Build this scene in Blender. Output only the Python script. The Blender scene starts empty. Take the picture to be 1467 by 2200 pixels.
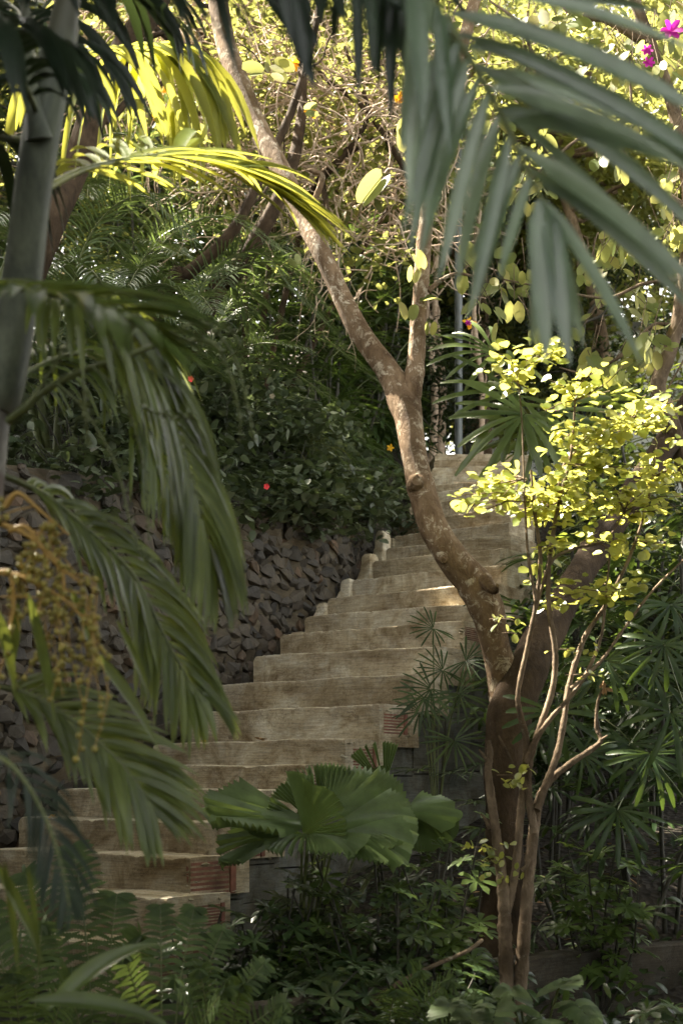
import bpy, math, random
import numpy as np
from math import radians as R, sin, cos, pi
from mathutils import Vector, Matrix

rng = np.random.default_rng(7)
random.seed(7)
SC = bpy.context.scene
COL = SC.collection

# ------------------------------------------------------------------ camera, sky, sun, exposure
F = 50.0
K = 36.0 / F / 2200.0            # metres per photo pixel at 1 m
HZ = 1690.0                      # photo row of the horizon
CZ = 1.5                         # camera height
cam_d = bpy.data.cameras.new('camera')
cam_d.lens = F; cam_d.sensor_width = 36; cam_d.shift_y = (HZ - 1100) / 2200
cam_d.clip_start = 0.05; cam_d.clip_end = 1000
cam_d.dof.use_dof = True; cam_d.dof.focus_distance = 7.6; cam_d.dof.aperture_fstop = 3.8
cam = bpy.data.objects.new('camera', cam_d); COL.objects.link(cam)
cam.location = (0, 0, CZ); cam.rotation_euler = (R(90), 0, 0)
SC.camera = cam
SUN_EL, SUN_AZ = 57.0, -58.0     # azimuth measured from +Y towards +X
SV = np.array([sin(R(SUN_AZ)) * cos(R(SUN_EL)), cos(R(SUN_AZ)) * cos(R(SUN_EL)), sin(R(SUN_EL))])
W = bpy.data.worlds.new('World'); SC.world = W; W.use_nodes = True
nt = W.node_tree; sky = nt.nodes.new('ShaderNodeTexSky'); sky.sky_type = 'NISHITA'; sky.sun_disc = False
sky.sun_elevation = R(SUN_EL); sky.sun_rotation = R(SUN_AZ)
bg = nt.nodes['Background']; bg.inputs[1].default_value = 0.125
sky.dust_density = 3.0; sky.ozone_density = .6
hs = nt.nodes.new('ShaderNodeHueSaturation'); hs.inputs['Saturation'].default_value = .35
wm = nt.nodes.new('ShaderNodeMix'); wm.data_type = 'RGBA'; wm.blend_type = 'MULTIPLY'; wm.inputs[0].default_value = 1; wm.inputs[7].default_value = (1.07, 1.0, .86, 1)
nt.links.new(sky.outputs[0], hs.inputs['Color']); nt.links.new(hs.outputs[0], wm.inputs[6]); nt.links.new(wm.outputs[2], bg.inputs[0])
sl = bpy.data.lights.new('sun', 'SUN'); sl.energy = 5.0; sl.angle = R(0.5); sl.color = (1.0, 0.90, 0.74)
so = bpy.data.objects.new('sun', sl); COL.objects.link(so)
so.rotation_euler = Vector(-SV).to_track_quat('-Z', 'Y').to_euler()
SC.view_settings.view_transform = 'Standard'; SC.view_settings.look = 'None'
SC.view_settings.exposure = 3.35; SC.view_settings.gamma = 1
SC.cycles.use_denoising = True
SC.cycles.max_bounces = 8; SC.cycles.diffuse_bounces = 4; SC.cycles.transmission_bounces = 6
SC.cycles.sample_clamp_indirect = 6

def P(px, py, d):
    return np.array([(px - 733.5) * K * d, d, CZ + (HZ - py) * K * d])

# ------------------------------------------------------------------ materials
def mat(name):
    m = bpy.data.materials.new(name); m.use_nodes = True
    n = m.node_tree.nodes; return m, m.node_tree, n, n['Principled BSDF'], n['Material Output']

def ramp(t, cols, pos=None):
    r = t.nodes.new('ShaderNodeValToRGB'); e = r.color_ramp.elements
    pos = pos or [i / max(1, len(cols) - 1) for i in range(len(cols))]
    while len(e) < len(cols): e.new(0.5)
    for i, (c, p) in enumerate(zip(cols, pos)):
        e[i].position = p; e[i].color = (*c, 1)
    return r

def noise(t, scale, detail=4, rough=0.6, coord='Object', stretch=None, dist=0):
    tc = t.nodes.new('ShaderNodeTexCoord'); nz = t.nodes.new('ShaderNodeTexNoise')
    nz.inputs['Scale'].default_value = scale; nz.inputs['Detail'].default_value = detail
    nz.inputs['Roughness'].default_value = rough; nz.inputs['Distortion'].default_value = dist
    if stretch:
        mp = t.nodes.new('ShaderNodeMapping'); mp.inputs['Scale'].default_value = stretch
        t.links.new(tc.outputs[coord], mp.inputs[0]); t.links.new(mp.outputs[0], nz.inputs[0])
    else: t.links.new(tc.outputs[coord], nz.inputs[0])
    return nz

def mix(t, fac, a, b, mode='MIX'):
    m = t.nodes.new('ShaderNodeMix'); m.data_type = 'RGBA'; m.blend_type = mode
    for s, v in ((0, fac), (6, a), (7, b)):
        if isinstance(v, (int, float)): m.inputs[s].default_value = v
        elif isinstance(v, tuple): m.inputs[s].default_value = (*v, 1)
        else: t.links.new(v, m.inputs[s])
    return m.outputs[2]

def bump(t, h, strength, dist, bsdf):
    b = t.nodes.new('ShaderNodeBump'); b.inputs['Strength'].default_value = strength
    b.inputs['Distance'].default_value = dist
    t.links.new(h, b.inputs['Height']); t.links.new(b.outputs[0], bsdf.inputs['Normal'])
    return b

def leaf_mat(name, cols, trans, tf=0.35, rough=0.42, pos=None, nscale=9, spec=0.32):
    m, t, n, b, o = mat(name)
    g = n.new('ShaderNodeNewGeometry'); r = ramp(t, cols, pos)
    t.links.new(g.outputs['Random Per Island'], r.inputs[0])
    nz = noise(t, nscale, 3); rr = ramp(t, [(0.62,) * 3, (1.25,) * 3], [0.3, 0.7]); t.links.new(nz.outputs[0], rr.inputs[0])
    c = mix(t, 1.0, r.outputs[0], rr.outputs[0], 'MULTIPLY')
    t.links.new(c, b.inputs['Base Color']); b.inputs['Roughness'].default_value = rough + .06
    b.inputs['Specular IOR Level'].default_value = spec
    nb = noise(t, 60, 2); bump(t, nb.outputs[0], 0.25, 0.004, b)
    tr = n.new('ShaderNodeBsdfTranslucent')
    tc = mix(t, 0.55, c, trans); t.links.new(tc, tr.inputs[0])
    mx = n.new('ShaderNodeMixShader'); mx.inputs[0].default_value = tf
    t.links.new(b.outputs[0], mx.inputs[1]); t.links.new(tr.outputs[0], mx.inputs[2]); t.links.new(mx.outputs[0], o.inputs[0])
    return m

def plain_mat(name, c1, c2, scale=20, rough=0.6, bs=0.3, stretch=None, bd=0.01):
    m, t, n, b, o = mat(name); nz = noise(t, scale, 6, stretch=stretch); r = ramp(t, [c1, c2], [0.35, 0.65])
    t.links.new(nz.outputs[0], r.inputs[0]); t.links.new(r.outputs[0], b.inputs['Base Color'])
    b.inputs['Roughness'].default_value = rough; bump(t, nz.outputs[0], bs, bd, b)
    return m

def bark_mat(name, c1, c2, lichen, amount=0.55, scale=14):
    m, t, n, b, o = mat(name)
    nz = noise(t, scale, 8, 0.65, stretch=(1, 1, 0.55), dist=0.6); r = ramp(t, [c1, c2], [0.3, 0.7]); t.links.new(nz.outputs[0], r.inputs[0])
    n2 = noise(t, 17, 9, 0.76, dist=0.6); r2 = ramp(t, [(0,) * 3, (1,) * 3], [amount, amount + 0.09]); t.links.new(n2.outputs[0], r2.inputs[0])
    n4 = noise(t, 3.2, 3); r4 = ramp(t, [(0.50, 0.43, 0.34), (1.3, 1.2, 1.08)], [0.35, 0.65]); t.links.new(n4.outputs[0], r4.inputs[0])
    c = mix(t, r2.outputs[0], r.outputs[0], lichen); c = mix(t, 1.0, c, r4.outputs[0], 'MULTIPLY')
    t.links.new(c, b.inputs['Base Color']); b.inputs['Roughness'].default_value = 0.9
    b.inputs['Specular IOR Level'].default_value = 0.2
    n3 = noise(t, 55, 6, 0.7, stretch=(1, 1, 0.5)); ad = t.nodes.new('ShaderNodeMath'); ad.operation = 'ADD'
    t.links.new(nz.outputs[0], ad.inputs[0]); t.links.new(n3.outputs[0], ad.inputs[1]); bump(t, ad.outputs[0], 0.8, 0.02, b)
    return m

M = {}
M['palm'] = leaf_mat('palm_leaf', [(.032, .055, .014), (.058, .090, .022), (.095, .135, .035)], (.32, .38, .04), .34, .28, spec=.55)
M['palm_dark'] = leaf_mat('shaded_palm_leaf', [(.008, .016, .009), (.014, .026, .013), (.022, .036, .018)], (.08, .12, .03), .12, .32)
M['palm_y'] = leaf_mat('sunlit_palm_leaf', [(.08, .12, .02), (.11, .15, .03), (.15, .18, .04)], (.85, .80, .12), .58, .36, spec=.5)  # lit copy of the palm leaf, sunlight put into its colour
M['palm_b'] = leaf_mat('blue_palm_leaf', [(.060, .085, .018), (.095, .130, .028), (.145, .180, .045)], (.40, .44, .06), .30, .28, spec=.55)
M['palm_near'] = leaf_mat('near_frond_leaf', [(.085, .135, .080), (.15, .215, .130), (.23, .29, .19)], (.38, .46, .24), .36, .24, spec=.9)
M['areca'] = leaf_mat('areca_leaf', [(.045, .070, .036), (.075, .108, .055), (.11, .15, .08)], (.2, .28, .04), .25, .36)
M['rhapis'] = leaf_mat('fan_palm_leaf', [(.016, .034, .013), (.028, .054, .018), (.046, .078, .025)], (.16, .24, .03), .25, .30)
M['licuala'] = leaf_mat('pleated_leaf', [(.10, .15, .055), (.13, .185, .075), (.17, .23, .10)], (.32, .42, .06), .30, .30, spec=.5)
M['fern'] = leaf_mat('fern_leaf', [(.038, .064, .022), (.064, .100, .034), (.095, .138, .046)], (.2, .27, .04), .3, .55)
M['scheff'] = leaf_mat('glossy_leaf', [(.020, .036, .016), (.030, .054, .020), (.048, .078, .026)], (.2, .28, .03), .25, .24, spec=.45)
M['scheff_l'] = leaf_mat('young_glossy_leaf', [(.05, .085, .022), (.075, .12, .03), (.10, .15, .04)], (.3, .4, .05), .35, .28, spec=.45)
M['ivy'] = leaf_mat('creeper_leaf', [(.036, .052, .027), (.066, .088, .048), (.15, .175, .11)], (.2, .27, .06), .20, .38, spec=.45)
M['grass'] = leaf_mat('grass_leaf', [(.04, .06, .02), (.06, .085, .025), (.10, .10, .04)], (.3, .34, .05), .3, .5)
M['shrub'] = leaf_mat('round_shrub_leaf', [(.08, .125, .018), (.17, .22, .035), (.34, .35, .10)], (.85, .80, .16), .48, .26, spec=.9)
M['bau'] = leaf_mat('orchid_tree_leaf', [(.06, .09, .02), (.10, .14, .03), (.26, .23, .06)], (.75, .72, .22), .45, .45, [0, .6, 1])
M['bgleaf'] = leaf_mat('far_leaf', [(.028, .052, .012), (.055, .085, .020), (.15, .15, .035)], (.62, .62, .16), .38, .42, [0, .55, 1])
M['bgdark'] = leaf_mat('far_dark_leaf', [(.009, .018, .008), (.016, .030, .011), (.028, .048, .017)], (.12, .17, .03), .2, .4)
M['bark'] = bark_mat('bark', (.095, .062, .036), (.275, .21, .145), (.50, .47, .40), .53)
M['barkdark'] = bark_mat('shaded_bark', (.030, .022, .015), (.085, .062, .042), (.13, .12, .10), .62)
M['bark2'] = bark_mat('grey_bark', (.10, .08, .06), (.27, .22, .165), (.40, .41, .37), .60, 24)
M['twig'] = plain_mat('twig_bark', (.36, .255, .18), (.60, .47, .36), 30, .8)
M['cane'] = plain_mat('cane', (.020, .020, .014), (.05, .045, .03), 30, .7)
M['rachis'] = plain_mat('green_stalk', (.07, .09, .025), (.13, .15, .05), 20, .45)
M['fruitstalk'] = plain_mat('orange_stalk', (.26, .16, .03), (.40, .24, .05), 30, .5)
M['fruit'] = plain_mat('yellow_fruit', (.17, .15, .03), (.32, .26, .05), 40, .4)
M['redflower'] = plain_mat('red_petal', (.6, .02, .03), (.7, .05, .05), 40, .5)
M['magenta'] = leaf_mat('magenta_petal', [(.35, .01, .22), (.5, .03, .35)], (.6, .03, .45), .4, .5)
M['orange'] = leaf_mat('orange_petal', [(.8, .35, .02), (.85, .5, .02)], (.9, .5, .02), .4, .5)
M['deadleaf'] = leaf_mat('dry_leaf', [(.20, .11, .05), (.32, .2, .1)], (.4, .25, .1), .3, .7)
M['pole'] = plain_mat('grey_pole_paint', (.075, .088, .095), (.11, .125, .13), 8, .4, .05)
M['house'] = plain_mat('white_render', (.62, .66, .68), (.72, .75, .76), 2, .85, .1)
M['glass'] = plain_mat('dark_glass', (.03, .04, .05), (.04, .05, .06), 2, .1, 0)
M['frame'] = plain_mat('window_frame', (.3, .32, .33), (.35, .37, .38), 4, .5, .05)
M['roof'] = plain_mat('roof_tile', (.18, .08, .05), (.26, .12, .08), 6, .8, .3)

def ringed_palm(name, c1, c2, ringc, per):
    m, t, n, b, o = mat(name); nz = noise(t, 13, 9, .72, stretch=(1, 1, .45), dist=.5); r = ramp(t, [tuple(v * .55 for v in c1), c1, c2, tuple(min(1, v * 1.5) for v in c2)], [.3, .45, .6, .75]); t.links.new(nz.outputs[0], r.inputs[0])
    tc = n.new('ShaderNodeTexCoord'); wv = n.new('ShaderNodeTexWave'); wv.bands_direction = 'Z'; wv.inputs['Scale'].default_value = per
    wv.inputs['Distortion'].default_value = .6; wv.inputs['Detail'].default_value = 2; t.links.new(tc.outputs['Object'], wv.inputs[0])
    rw = ramp(t, [(0,) * 3, (1,) * 3], [.90, .97]); t.links.new(wv.outputs[0], rw.inputs[0])
    c = mix(t, rw.outputs[0], r.outputs[0], ringc); t.links.new(c, b.inputs['Base Color']); b.inputs['Roughness'].default_value = .6
    bump(t, nz.outputs[0], .2, .01, b); return m
M['crownshaft'] = ringed_palm('palm_crownshaft', (.055, .066, .042), (.11, .125, .080), (.07, .07, .045), .35)
M['palmtrunk'] = ringed_palm('palm_trunk', (.15, .14, .12), (.30, .28, .25), (.11, .075, .06), 1.1)

def concrete(name, c1, c2, stain, edge=None):
    m, t, n, b, o = mat(name)
    n1 = noise(t, 1.5, 7, .62, stretch=(1, 1, 1.8), dist=1.4); r1 = ramp(t, [c1, c2], [.35, .65]); t.links.new(n1.outputs[0], r1.inputs[0])
    n2 = noise(t, 4.2, 9, .72, dist=.9); r2 = ramp(t, [(.60, .50, .36), (.95, .88, .76), (1.16, 1.15, 1.12)], [.34, .5, .64]); t.links.new(n2.outputs[0], r2.inputs[0])
    c = mix(t, 1.0, r1.outputs[0], r2.outputs[0], 'MULTIPLY')
    n3 = noise(t, 3.0, 8, .75, dist=1.2); r3 = ramp(t, [(0,) * 3, (1,) * 3], [.60, .70]); t.links.new(n3.outputs[0], r3.inputs[0])
    c = mix(t, r3.outputs[0], c, stain)
    n5 = noise(t, 3.5, 5, .6, stretch=(2.2, 2.2, 30), dist=.8); r5 = ramp(t, [(.58,) * 3, (1.10,) * 3], [.38, .56]); t.links.new(n5.outputs[0], r5.inputs[0])
    oi = n.new('ShaderNodeObjectInfo'); ro = ramp(t, [(.86, .82, .76), (1.12, 1.12, 1.12)]); t.links.new(oi.outputs['Random'], ro.inputs[0]); c = mix(t, 1.0, c, ro.outputs[0], 'MULTIPLY')
    c = mix(t, .6, c, r5.outputs[0], 'MULTIPLY')
    n6 = noise(t, 90, 6, .8); r6 = ramp(t, [(.72,) * 3, (1.16,) * 3], [.36, .62]); t.links.new(n6.outputs[0], r6.inputs[0]); c = mix(t, .7, c, r6.outputs[0], 'MULTIPLY')
    vo = n.new('ShaderNodeTexVoronoi'); vo.feature = 'DISTANCE_TO_EDGE'; vo.inputs['Scale'].default_value = 1.7; vm = noise(t, 3, 6, .7); tcx = n.new('ShaderNodeTexCoord'); va = n.new('ShaderNodeVectorMath'); va.operation = 'ADD'; t.links.new(tcx.outputs['Object'], va.inputs[0]); t.links.new(vm.outputs['Color'], va.inputs[1]); t.links.new(va.outputs[0], vo.inputs[0]); rc = ramp(t, [(.45, .4, .34), (1, 1, 1)], [.0, .012]); t.links.new(vo.outputs[0], rc.inputs[0]); c = mix(t, .75, c, rc.outputs[0], 'MULTIPLY')
    t.links.new(c, b.inputs['Base Color']); b.inputs['Roughness'].default_value = .92; b.inputs['Specular IOR Level'].default_value = .2
    n4 = noise(t, 45, 8, .7); ad = n.new('ShaderNodeMath'); ad.operation = 'ADD'
    t.links.new(n4.outputs[0], ad.inputs[0]); t.links.new(n5.outputs[0], ad.inputs[1]); bump(t, n4.outputs[0], .45, .010, b)
    return m
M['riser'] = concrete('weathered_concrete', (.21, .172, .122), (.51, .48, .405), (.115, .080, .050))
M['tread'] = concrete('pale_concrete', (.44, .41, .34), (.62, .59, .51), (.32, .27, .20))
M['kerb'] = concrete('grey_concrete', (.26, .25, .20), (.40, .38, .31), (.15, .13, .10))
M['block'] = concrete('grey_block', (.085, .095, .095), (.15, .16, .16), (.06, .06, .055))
M['darkkerb'] = concrete('dark_concrete', (.05, .05, .045), (.09, .085, .08), (.03, .03, .025))
M['mortar'] = concrete('wall_mortar', (.055, .049, .040), (.125, .112, .090), (.04, .035, .028))
M['brick'] = plain_mat('terracotta', (.09, .034, .022), (.22, .085, .052), 9, .85, .4)
M['brickdark'] = plain_mat('brick_hole_shade', (.02, .012, .01), (.04, .02, .015), 18, .9, .2)

def stone_mat():
    m, t, n, b, o = mat('dark_stone'); g = n.new('ShaderNodeNewGeometry')
    r = ramp(t, [(.024, .021, .018), (.044, .037, .028), (.070, .056, .039), (.034, .030, .024), (.10, .06, .032)], [0, .35, .65, .85, .99])
    t.links.new(g.outputs['Random Per Island'], r.inputs[0])
    nz = noise(t, 14, 7, .7); rr = ramp(t, [(.6,) * 3, (1.5, 1.45, 1.35)], [.3, .75]); t.links.new(nz.outputs[0], rr.inputs[0])
    c = mix(t, 1.0, r.outputs[0], rr.outputs[0], 'MULTIPLY'); t.links.new(c, b.inputs['Base Color'])
    b.inputs['Roughness'].default_value = .72; bump(t, nz.outputs[0], .7, .02, b); return m
M['stone'] = stone_mat()
def soil_mat():
    m, t, n, b, o = mat('leaf_litter_soil'); nz = noise(t, 3, 8, .7); vo = n.new('ShaderNodeTexVoronoi'); vo.inputs['Scale'].default_value = 22
    tc = n.new('ShaderNodeTexCoord'); t.links.new(tc.outputs['Object'], vo.inputs[0])
    r = ramp(t, [(.012, .010, .007), (.035, .026, .016), (.05, .045, .02)], [.3, .55, .75]); t.links.new(nz.outputs[0], r.inputs[0])
    r2 = ramp(t, [(.5,) * 3, (1.3,) * 3]); t.links.new(vo.outputs['Color'], r2.inputs[0])
    c = mix(t, 1.0, r.outputs[0], r2.outputs[0], 'MULTIPLY'); t.links.new(c, b.inputs['Base Color']); b.inputs['Roughness'].default_value = 1
    bump(t, vo.outputs['Distance'], .8, .03, b); return m
M['soil'] = soil_mat()

# ------------------------------------------------------------------ mesh helpers
class MB:
    def __init__(s): s.v = []; s.f = []; s.n = 0; s.mi = []
    def add(s, v, f, mi=0):
        v = np.asarray(v, float).reshape(-1, 3); f = np.asarray(f, int)
        s.v.append(v); s.f.append(f + s.n); s.mi.append(np.full(len(f), mi)); s.n += len(v)
    def build(s, name, mats, parent=None, smooth=True, origin=None):
        if not isinstance(mats, (list, tuple)): mats = [mats]
        me = bpy.data.meshes.new(name); v = np.concatenate(s.v)
        if origin is not None: v = v - np.asarray(origin)
        me.vertices.add(len(v)); me.vertices.foreach_set('co', v.astype(np.float32).ravel())
        loops = np.concatenate([f.ravel() for f in s.f]); cnt = np.concatenate([np.full(len(f), f.shape[1]) for f in s.f])
        st = np.concatenate([[0], np.cumsum(cnt)[:-1]])
        me.loops.add(len(loops)); me.loops.foreach_set('vertex_index', loops.astype(np.int32))
        me.polygons.add(len(cnt)); me.polygons.foreach_set('loop_start', st.astype(np.int32)); me.polygons.foreach_set('loop_total', cnt.astype(np.int32))
        me.polygons.foreach_set('material_index', np.concatenate(s.mi).astype(np.int32))
        me.polygons.foreach_set('use_smooth', np.full(len(cnt), bool(smooth)))
        for m in mats: me.materials.append(M[m] if isinstance(m, str) else m)
        me.update(calc_edges=True); me.validate()
        o = bpy.data.objects.new(name, me); COL.objects.link(o)
        if origin is not None: o.location = origin
        if parent is not None:
            o.parent = parent
            if origin is None: o.location = -np.array(parent.location)
            else: o.location = np.array(origin) - np.array(parent.location)
        return o

def tag(o, label=None, cat=None, group=None, kind=None):
    if label: o['label'] = label
    if cat: o['category'] = cat
    if group: o['group'] = group
    if kind: o['kind'] = kind
    return o
def empty(name, loc, label, cat, group=None):
    o = bpy.data.objects.new(name, None); COL.objects.link(o); o.location = [float(a) for a in loc]; o.empty_display_size = .1
    return tag(o, label, cat, group)

def nrm(a): return a / (np.linalg.norm(a, axis=-1, keepdims=True) + 1e-9)

def spline(pts, n):
    """Catmull-Rom through pts (any columns) -> n samples"""
    p = np.asarray(pts, float); m = len(p)
    q = np.vstack([2 * p[0] - p[1], p, 2 * p[-1] - p[-2]]); out = []
    for u in np.linspace(0, m - 1 - 1e-6, n):
        i = int(u); t = u - i; a, b, c, d = q[i], q[i + 1], q[i + 2], q[i + 3]
        out.append(.5 * (2 * b + (c - a) * t + (2 * a - 5 * b + 4 * c - d) * t * t + (3 * b - a - 3 * c + d) * t ** 3))
    return np.array(out)

def tube(mb, path, rad, seg=8, rough=0.0, mi=0, cap=True):
    p = np.asarray(path, float); n = len(p); r = np.broadcast_to(np.asarray(rad, float), (n,))
    T = nrm(np.gradient(p, axis=0)); a = np.array([0, 0, 1.]) if abs(T[0][2]) < .9 else np.array([1., 0, 0])
    N = np.zeros((n, 3)); N[0] = nrm(np.cross(T[0], a))
    for i in range(1, n): N[i] = nrm(N[i - 1] - T[i] * np.dot(N[i - 1], T[i]))
    B = np.cross(T, N); th = np.linspace(0, 2 * pi, seg, endpoint=False)
    rr = r[:, None] * np.ones((1, seg))
    if rough:
        ph = rng.random(4) * 6; s = np.arange(n)[:, None]
        rr = rr * (1 + rough * (np.sin(s * .55 + 2 * th + ph[0]) * .5 + np.sin(s * 1.3 - 3 * th + ph[1]) * .35 + rng.normal(0, .25, (n, seg))))
    v = p[:, None] + rr[..., None] * (np.cos(th)[None, :, None] * N[:, None] + np.sin(th)[None, :, None] * B[:, None])
    i = np.arange(n - 1)[:, None] * seg; j = np.arange(seg)[None]; k = (j + 1) % seg
    f = np.stack([i + j, i + k, i + seg + k, i + seg + j], -1).reshape(-1, 4)
    mb.add(v, f, mi)
    if cap:
        for e, ring in ((0, 0), (n - 1, n - 1)):
            vv = np.vstack([v[ring], p[ring][None]]); jj = np.arange(seg)
            ff = np.stack([jj, (jj + 1) % seg, np.full(seg, seg)], -1)
            mb.add(vv, ff[:, ::-1] if e == 0 else ff, mi)

PROF = {
    'tooth': lambda t: np.sin(np.clip(t * .93 + .10, 0, 1) * pi) ** .5 * (1 - .35 * t) * np.where(np.arange(len(t)) % 2, 1.0, .55),
    'palm': lambda t: np.clip(np.minimum((t + .04) / .22, 1), 0, 1) ** .8 * np.where(t > .55, 1 - ((t - .55) / .45) ** 1.6 * .93, 1),
    'fan': lambda t: np.where(t < .5, .35 + 1.3 * t, 1.0) * np.where(t > .82, 1 - ((t - .82) / .18) ** 2 * .6, 1),
    'oval': lambda t: np.sqrt(np.clip(1 - (2 * t - 1) ** 2, 0.0, 1)) * .96 + .03,
    'lance': lambda t: np.sin(np.clip(t, 0, 1) ** .8 * pi) ** .9 + .02,
    'heart': lambda t: np.where(t < .3, .55 + 1.5 * t, 1.0 - ((t - .3) / .7) ** 1.5 * .97),
    'strap': lambda t: np.minimum((t + .1) / .3, 1) * np.where(t > .7, 1 - ((t - .7) / .3) ** 2 * .95, 1),
    'spat': lambda t: np.where(t < .65, .15 + 1.3 * t, np.sqrt(np.clip(1 - ((t - .65) / .35) ** 2, 0, 1)) + .02),
}
def blades(mb, base, d, up, L, Wd, droop=0., S=5, prof='palm', fold=.3, mid=True, mi=0, bend=0., twist=0.):
    base = np.atleast_2d(base); N = len(base); d = nrm(np.broadcast_to(d, (N, 3)).astype(float)); up = np.broadcast_to(up, (N, 3)).astype(float)
    L = np.broadcast_to(L, (N,)).astype(float); Wd = np.broadcast_to(Wd, (N,)).astype(float); dr = np.broadcast_to(droop, (N,)).astype(float)
    t = np.linspace(0, 1, S + 1); g = np.array([0, 0, -1.])
    up0 = nrm(up - d * np.sum(up * d, -1, keepdims=True))
    D = nrm(d[:, None] + (dr[:, None] * t[None] ** 1.2 * 2)[..., None] * g + (bend * t[None])[..., None] * up0[:, None])
    step = D[:, :-1] * (L / S)[:, None, None]
    C = np.concatenate([np.zeros((N, 1, 3)), np.cumsum(step, 1)], 1) + base[:, None]
    s = nrm(np.cross(D, up0[:, None])); nn = np.cross(s, D)
    if np.any(twist):
        tw = (np.broadcast_to(twist, (N,))[:, None] * t[None])[..., None]; s, nn = s * np.cos(tw) + nn * np.sin(tw), nn * np.cos(tw) - s * np.sin(tw)
    w = Wd[:, None] * .5 * PROF[prof](t)[None]
    lo = C - s * (w * cos(fold))[..., None] + nn * (w * sin(fold))[..., None]; hi = C + s * (w * cos(fold))[..., None] + nn * (w * sin(fold))[..., None]
    if mid:
        V = np.stack([lo, C, hi], 2); q = 3
        f0 = []
        for k in range(S):
            for c in range(2): f0.append([k * 3 + c, k * 3 + c + 1, k * 3 + c + 4, k * 3 + c + 3])
    else:
        V = np.stack([lo, hi], 2); q = 2
        f0 = [[k * 2, k * 2 + 1, k * 2 + 3, k * 2 + 2] for k in range(S)]
    f = np.array(f0)[None] + (np.arange(N) * (S + 1) * q)[:, None, None]
    mb.add(V, f.reshape(-1, 4), mi)

def rdir(n, zb=0.):
    a = rng.normal(size=(n, 3)); a[:, 2] += zb; return nrm(a)

def frond(name, rach, parent, leafmat, nl=34, ll=.5, lw=.035, side=.9, fwd=.5, droop=.5, rr=.012, upv=(0, 0, 1), lift=.15, S=6, start=.12, stagger=.06, fold=.35, jit=.08, prof=None, tipmin=.35, ends=None, sides=(-1, 1)):
    """pinnate frond: stalk along rach (3-D points), leaflets on both sides"""
    mb = MB(); p = spline(rach, 28); L = len(p)
    tube(mb, p, np.linspace(rr, rr * .3, L), 6, mi=1)
    t = np.linspace(start, .985, nl)
    T = nrm(np.gradient(p, axis=0)); up = np.asarray(upv, float)
    for sd in sides:
        tt = np.clip(t + rng.normal(0, .004, nl) + sd * .004, 0, 1); idx = tt * (L - 1); i = np.clip(idx.astype(int), 0, L - 2); fr = (idx - i)[:, None]
        b = p[i] * (1 - fr) + p[i + 1] * fr; Tt = T[i]; Sd = nrm(np.cross(Tt, up)); U = np.cross(Sd, Tt)
        ph = np.clip((t - start) / (1 - start), 0, 1)
        lp = np.maximum(np.sin(np.clip(ph * .86 + .10, 0, 1) * pi) ** .6, tipmin)
        f = fwd + (ph ** 2) * 1.0
        d = sd * side * Sd + f[:, None] * Tt + (lift + rng.normal(0, stagger, nl))[:, None] * U + rng.normal(0, jit, (nl, 3))
        blades(mb, b, nrm(d), U, ll * lp * rng.uniform(.9, 1.08, nl), lw * rng.uniform(.8, 1.1, nl) * (.6 + .4 * lp), droop * rng.uniform(.7, 1.3, nl), S, 'palm', fold)
    return mb.build(name, [leafmat, 'rachis'], parent)

# fan leaf mesh variants, shared by every fan palm
def fan_mesh(n, L, Wd, spread, dr, rise):
    mb = MB(); a = np.linspace(-spread, spread, n) + rng.normal(0, .04, n)
    d = np.stack([np.sin(a), np.cos(a), np.full(n, rise) + rng.normal(0, .08, n)], -1)
    blades(mb, np.zeros((n, 3)) + d * .01, nrm(d), np.array([0, 0, 1.]), L * (1 - .18 * np.abs(a) / spread) * rng.uniform(.85, 1.1, n), Wd * rng.uniform(.8, 1.15, n), dr * rng.uniform(.6, 1.5, n), 7, 'fan', .28)
    return mb
FANS = {}
def fan_variants(key, matn, n, L, Wd, spread, dr, rise, k=4):
    FANS[key] = []
    for i in range(k):
        o = fan_mesh(n + int(rng.integers(-1, 3)), L, Wd, spread * rng.uniform(.85, 1.1), dr * rng.uniform(.7, 1.4), rise).build('fan_leaf', matn)
        FANS[key].append(o.data); bpy.data.objects.remove(o)
fan_variants('rhapis', 'rhapis', 10, .36, .034, 2.0, .35, .25)
fan_variants('fine', 'rhapis', 13, .30, .020, 2.1, .2, .25)
fan_variants('broad', 'palm', 12, .62, .050, 1.9, .30, .2)

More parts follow.
